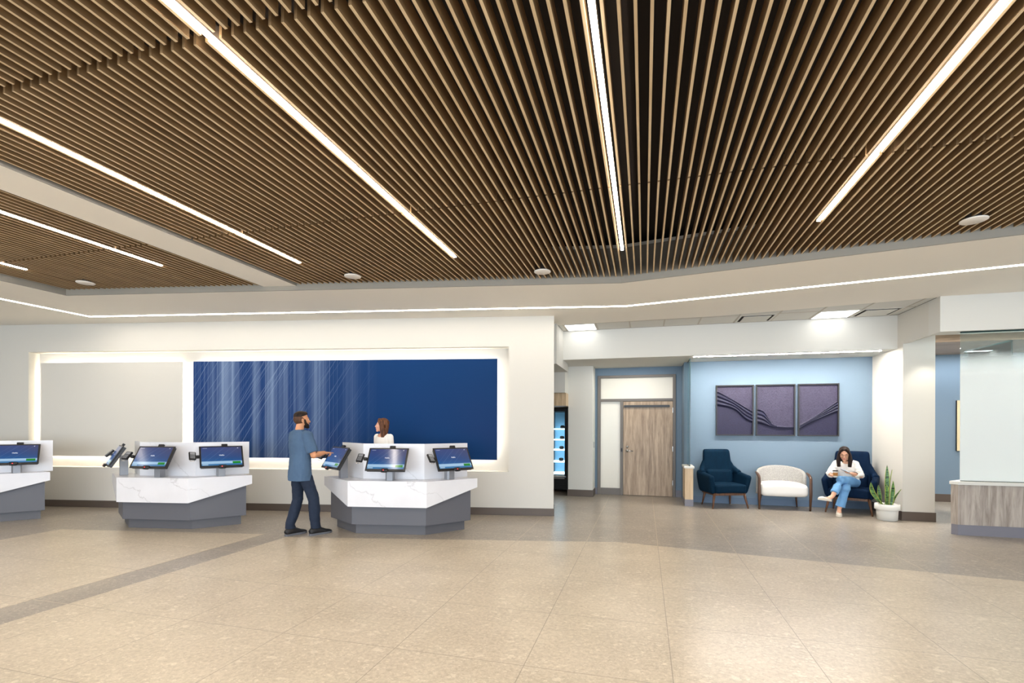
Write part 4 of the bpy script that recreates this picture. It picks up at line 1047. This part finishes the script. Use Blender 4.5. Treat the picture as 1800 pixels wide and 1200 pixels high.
def long_hair(parent, F, mat, length, fwd=0.0, yo=0.0, lw=0.0):
    R3 = F.to_3x3(); b = B()
    b.ell(F @ V((0, -0.022, 0.042)), (0.083, 0.098, 0.086), R3)
    for s in (-1, 1):
        b.tube([F @ V((s * 0.015, 0.050, 0.108)), F @ V((s * 0.058, 0.048, 0.075)), F @ V((s * 0.080, 0.025 + yo * 0.5, 0.0)), F @ V((s * 0.086, 0.022 + yo + fwd * 0.4, -0.09)), F @ V((s * (0.084 - lw * 0.4), 0.012 + yo + fwd, -length))],
               [(0.014, 0.022), (0.016, 0.03), (0.016 + lw * 0.4, 0.036), (0.018 + lw, 0.042), (0.012 + lw, 0.028)], 14, xdir=R3 @ V((1, 0, 0)))
    b.tube([F @ V((0, -0.07, 0.07)), F @ V((0, -0.082, -0.01)), F @ V((0, -0.075, -0.10)), F @ V((0, -0.068, -length))], [(0.07, 0.03), (0.082, 0.036), (0.084, 0.034), (0.072, 0.020)], 24, xdir=R3 @ V((1, 0, 0)))
    return b
b = long_hair(wo, HF2, brn, 0.20, 0.0, -0.045)
b.blob('hair', brn, wo, 0.006, 3, cuts=[(HF2 @ V((0, 0.079, 0.0)), R3 @ V((0, 1, -0.1)))])
b = B()
b.tube([(0, 0.0, 0.80), (0, 0.0, 0.98), (0, 0.012, 1.14), (0, 0.0, 1.28), (0, -0.01, 1.36), (0, -0.012, 1.415)], [(0.165, 0.112), (0.128, 0.092), (0.142, 0.115), (0.155, 0.10), (0.145, 0.085), (0.085, 0.066)], 26, xdir=(1, 0, 0))
for s in (-1, 1):
    sh_, el_, wr_ = V((s * 0.150, -0.01, 1.355)), V((s * 0.19, -0.02, 1.04)), V((s * 0.12, 0.17, 0.95))
    b.tube([sh_ * 0.7 + V((0, 0, 1.36)) * 0.3, sh_, (sh_ + el_) / 2, el_, el_ * 0.4 + wr_ * 0.6], [0.056, 0.057, 0.050, 0.043, 0.036], 18); b.ell(sh_, 0.057)
top = b.blob('top', wh, wo, 0.007, 3, cuts=[((0, 0.066, 1.372), (0, 1.25, 1))])
b = B(); b.tube([(0, 0, 0.98), (0, 0, 0.86), (0, 0, 0.78)], [(0.13, 0.09), (0.165, 0.115), (0.15, 0.11)], 24, xdir=(1, 0, 0))
for s in (-1, 1): b.tube([(s * 0.085, 0, 0.84), (s * 0.09, 0.01, 0.47), (s * 0.09, 0, 0.07)], [0.09, 0.062, 0.055], 18)
b.blob('trousers', plain('charcoal_trousers', '#25262b', 0.8), wo, 0.008, 3)
for s in (-1, 1): shoe(wo, (s * 0.09, -0.07, 0), (s * 0.10, 0.16, 0), sbk, sbk, 0.04, 0.07)

# --- seated woman with crossed legs (world axes, root under the chair seat)
RT = V((6.0, 8.78, 0))
sw_ = empty('person', RT); tag(sw_, 'seated woman in white blouse and light blue jeans with crossed legs, looking at her phone', 'person')
def P(x, y, z): return V((x, y, z)) - RT
sk3 = skin('skin_fair', '#dba689'); blk = hairmat('black_brown_hair', '#120a08', '#2f1d17'); dn = cloth('light_denim', '#6f9ecb', 0.16, 12); bl = cloth('white_blouse', '#f0eae2', 0.05)
Fd = V((-0.5, -0.86, 0)).normalized(); Rt = V((Fd.y, -Fd.x, 0))       # her right = picture left
def Q(r, f, z, o=V((6.07, 8.80, 0))): p = o + Rt * r + Fd * f; return V((p.x, p.y, z)) - RT
yaw3 = math.atan2(Fd.y, Fd.x) - math.pi / 2
HF3 = head_frame(P(5.890, 8.63, 1.070), yaw3 + R(-4), R(-17), 0, 1.02)
pel = P(6.10, 8.82, 0.555)
neck0, chest, waist = P(5.99, 8.735, 0.935), P(6.00, 8.76, 0.82), P(6.05, 8.80, 0.66)
shR, shL = neck0 + Rt * 0.140 + V((0, 0, -0.045)), neck0 - Rt * 0.140 + V((0, 0, -0.045))
elR, wrR = P(5.735, 8.80, 0.695), P(5.655, 8.60, 0.690)
elL, wrL = P(6.155, 8.585, 0.68), P(5.885, 8.47, 0.745)
hipLg, knLg, anLg = pel - Rt * 0.09 + V((0, 0, -0.01)), P(5.745, 8.50, 0.625), P(5.535, 8.40, 0.355)      # upper crossed leg (her left)
hipRg, knRg, anRg = pel + Rt * 0.08 + V((0, 0, -0.03)), P(5.80, 8.46, 0.475), P(5.715, 8.50, 0.11)
b = B()
b.tube([pel + V((0, 0, -0.05)), pel, waist, chest, neck0 + V((0, 0, -0.05)), neck0 + V((0, 0, 0.02))], [(0.15, 0.11), (0.155, 0.115), (0.12, 0.085), (0.13, 0.085), (0.12, 0.06), (0.05, 0.05)], 24, xdir=Rt)
limb(b, [neck0 + V((0, 0, -0.02)), neck0 + Fd * 0.02 + V((0, 0, 0.04)), HF3 @ V((0, -0.01, -0.05))], [0.053, 0.045, 0.045])
for sh_, el_, wr_ in ((shR, elR, wrR), (shL, elL, wrL)): limb(b, [sh_, (sh_ + el_) / 2, el_, (el_ + wr_) / 2, wr_], [0.043, 0.037, 0.033, 0.030, 0.021])
cup_c = P(5.640, 8.50, 0.0)
add_hand(b, wrR, V((-0.10, -0.95, 0.10)), V((-0.9, 0.1, 0.1)), V((0, 0, 1)), 0.55, s=0.85)
add_hand(b, wrL, V((-0.95, -0.15, 0.08)), V((0, 0.2, -1)), V((0.2, -1, 0.3)), 0.35, s=0.85)
for hp, kn, an in ((hipLg, knLg, anLg), (hipRg, knRg, anRg)):
    limb(b, [hp, (hp + kn) / 2, kn, kn * 0.6 + an * 0.4, an], [0.080, 0.070, 0.052, 0.050, 0.033])
limb(b, [anRg, P(5.70, 8.47, 0.055), P(5.665, 8.42, 0.035)], [0.033, 0.032, 0.026]); limb(b, [anLg, P(5.47, 8.385, 0.315), P(5.38, 8.37, 0.315)], [0.033, 0.032, 0.024])
add_head(b, HF3, True)
body = b.blob('body', sk3, sw_, 0.0055, 3, 0.4)
face_parts(body, HF3, plain('lips_s', '#b05a58', 0.45), plain('brow_s', '#2a1a14', 0.6), True, closed=True)
R3 = HF3.to_3x3()
b = B()
for s in (-1, 1):
    n_ = 16; ring_ = [HF3 @ V((s * 0.032 + 0.021 * math.cos(2 * math.pi * i / n_), 0.098, -0.002 + 0.017 * math.sin(2 * math.pi * i / n_))) for i in range(n_ + 1)]
    b.tube(ring_, 0.0016, 6); b.tube([HF3 @ V((s * 0.053, 0.097, 0.003)), HF3 @ V((s * 0.077, 0.0, 0.0))], 0.0015, 6)
b.tube([HF3 @ V((-0.011, 0.098, 0.0)), HF3 @ V((0.011, 0.098, 0.0))], 0.0016, 6)
b.obj('eyeglasses', plain('glasses_frame', '#3b221c', 0.3), sw_)
b = long_hair(sw_, HF3, blk, 0.212, 0.068, 0.0, 0.016)
b.blob('hair', blk, sw_, 0.006, 3, cuts=[(HF3 @ V((0, 0.150, 0.0)), R3 @ V((0, 1, 0)))])
# blouse with puffed sleeves
b = B()
b.tube([pel + V((0, 0, 0.02)), waist, chest, neck0 + V((0, 0, -0.06)), neck0 + V((0, 0, -0.005))], [(0.165, 0.128), (0.15, 0.115), (0.162, 0.122), (0.15, 0.092), (0.085, 0.068)], 26, xdir=Rt)
for sh_, el_, wr_ in ((shR, elR, wrR), (shL, elL, wrL)):
    b.tube([sh_ * 0.7 + neck0 * 0.3, sh_, sh_ * 0.6 + el_ * 0.4, el_ + V((0, 0, 0.0)), el_ * 0.6 + wr_ * 0.4, el_ * 0.25 + wr_ * 0.75], [0.056, 0.058, 0.056, 0.056, 0.050, 0.040], 18); b.ell(sh_, 0.058)
    for q in (0.35, 0.6, 0.85): b.ell(sh_ * (1 - q) + el_ * q, (0.063, 0.063, 0.022), None, 18, 8)
bls = b.blob('blouse', bl, sw_, 0.006, 2, cuts=[(neck0 + Fd * 0.07 + V((0, 0, -0.035)), (Fd * 1.0 + V((0, 0, 0.75))).normalized())])
folds(bls, 0.022)
# jeans
b = B(); b.tube([pel + V((0, 0, -0.06)), pel + V((0, 0, 0.0)), pel + V((0, 0, 0.07))], [(0.165, 0.13), (0.172, 0.14), (0.150, 0.11)], 24, xdir=Rt)
for hp, kn, an, q, rr in ((hipLg, knLg, anLg, 0.80, 0.062), (hipRg, knRg, anRg, 0.86, 0.072)):
    b.tube([hp, (hp + kn) / 2, kn * 0.97 + hp * 0.03, kn * 0.6 + an * 0.4, kn * (1 - q) + an * q], [0.095, 0.086, 0.068, 0.062, rr], 20); b.ell(kn, 0.067)
folds(b.blob('jeans', dn, sw_, 0.006, 3), 0.016)
cr_ = plain('cream_flats', '#ded5c6', 0.6)
shoe(sw_, P(5.745, 8.555, 0), P(5.640, 8.385, 0), cr_, cr_, 0.043, 0.056, 'slip_on_shoe')
shoe(sw_, P(5.50, 8.40, 0.262), P(5.255, 8.345, 0.300), cr_, cr_, 0.043, 0.056, 'slip_on_shoe')
# her cup and phone
cu = empty('coffee_cup', P(5.640, 8.490, 0.668) + RT)
tag(cu, 'takeaway coffee cup with dark lid and tan sleeve held by the seated woman', 'cup')
B().lathe([(0.029, 0.0), (0.038, 0.105), (0.0375, 0.1055), (0.02, 0.106)], seg=28).obj('paper_cup', M['white'], cu, True)
B().lathe([(0.0335, 0.030), (0.0385, 0.085), (0.0384, 0.0855), (0.0330, 0.0295)], seg=28).obj('sleeve', plain('kraft_sleeve', '#a9743c', 0.8), cu, True)
B().lathe([(0.041, 0.1065), (0.041, 0.113), (0.037, 0.116), (0.035, 0.126), (0.02, 0.127)], seg=28).obj('lid', plain('dark_lid', '#2b2522', 0.4), cu, True)
ph = empty('mobile_phone', P(5.775, 8.435, 0.790) + RT, yaw3 + R(75)); ph.rotation_euler = (R(-22), R(10), yaw3 + R(80))
tag(ph, 'dark mobile phone in the seated woman\'s hand', 'phone')
B().box(-0.036, 0.036, -0.074, 0.074, -0.004, 0.004).obj('case', plain('phone_case', '#3a3a40', 0.4), ph, bevel=0.003)
B().box(-0.033, 0.033, -0.070, 0.070, 0.0042, 0.0050).obj('display', plain('phone_glass', '#9aa4ad', 0.15), ph)
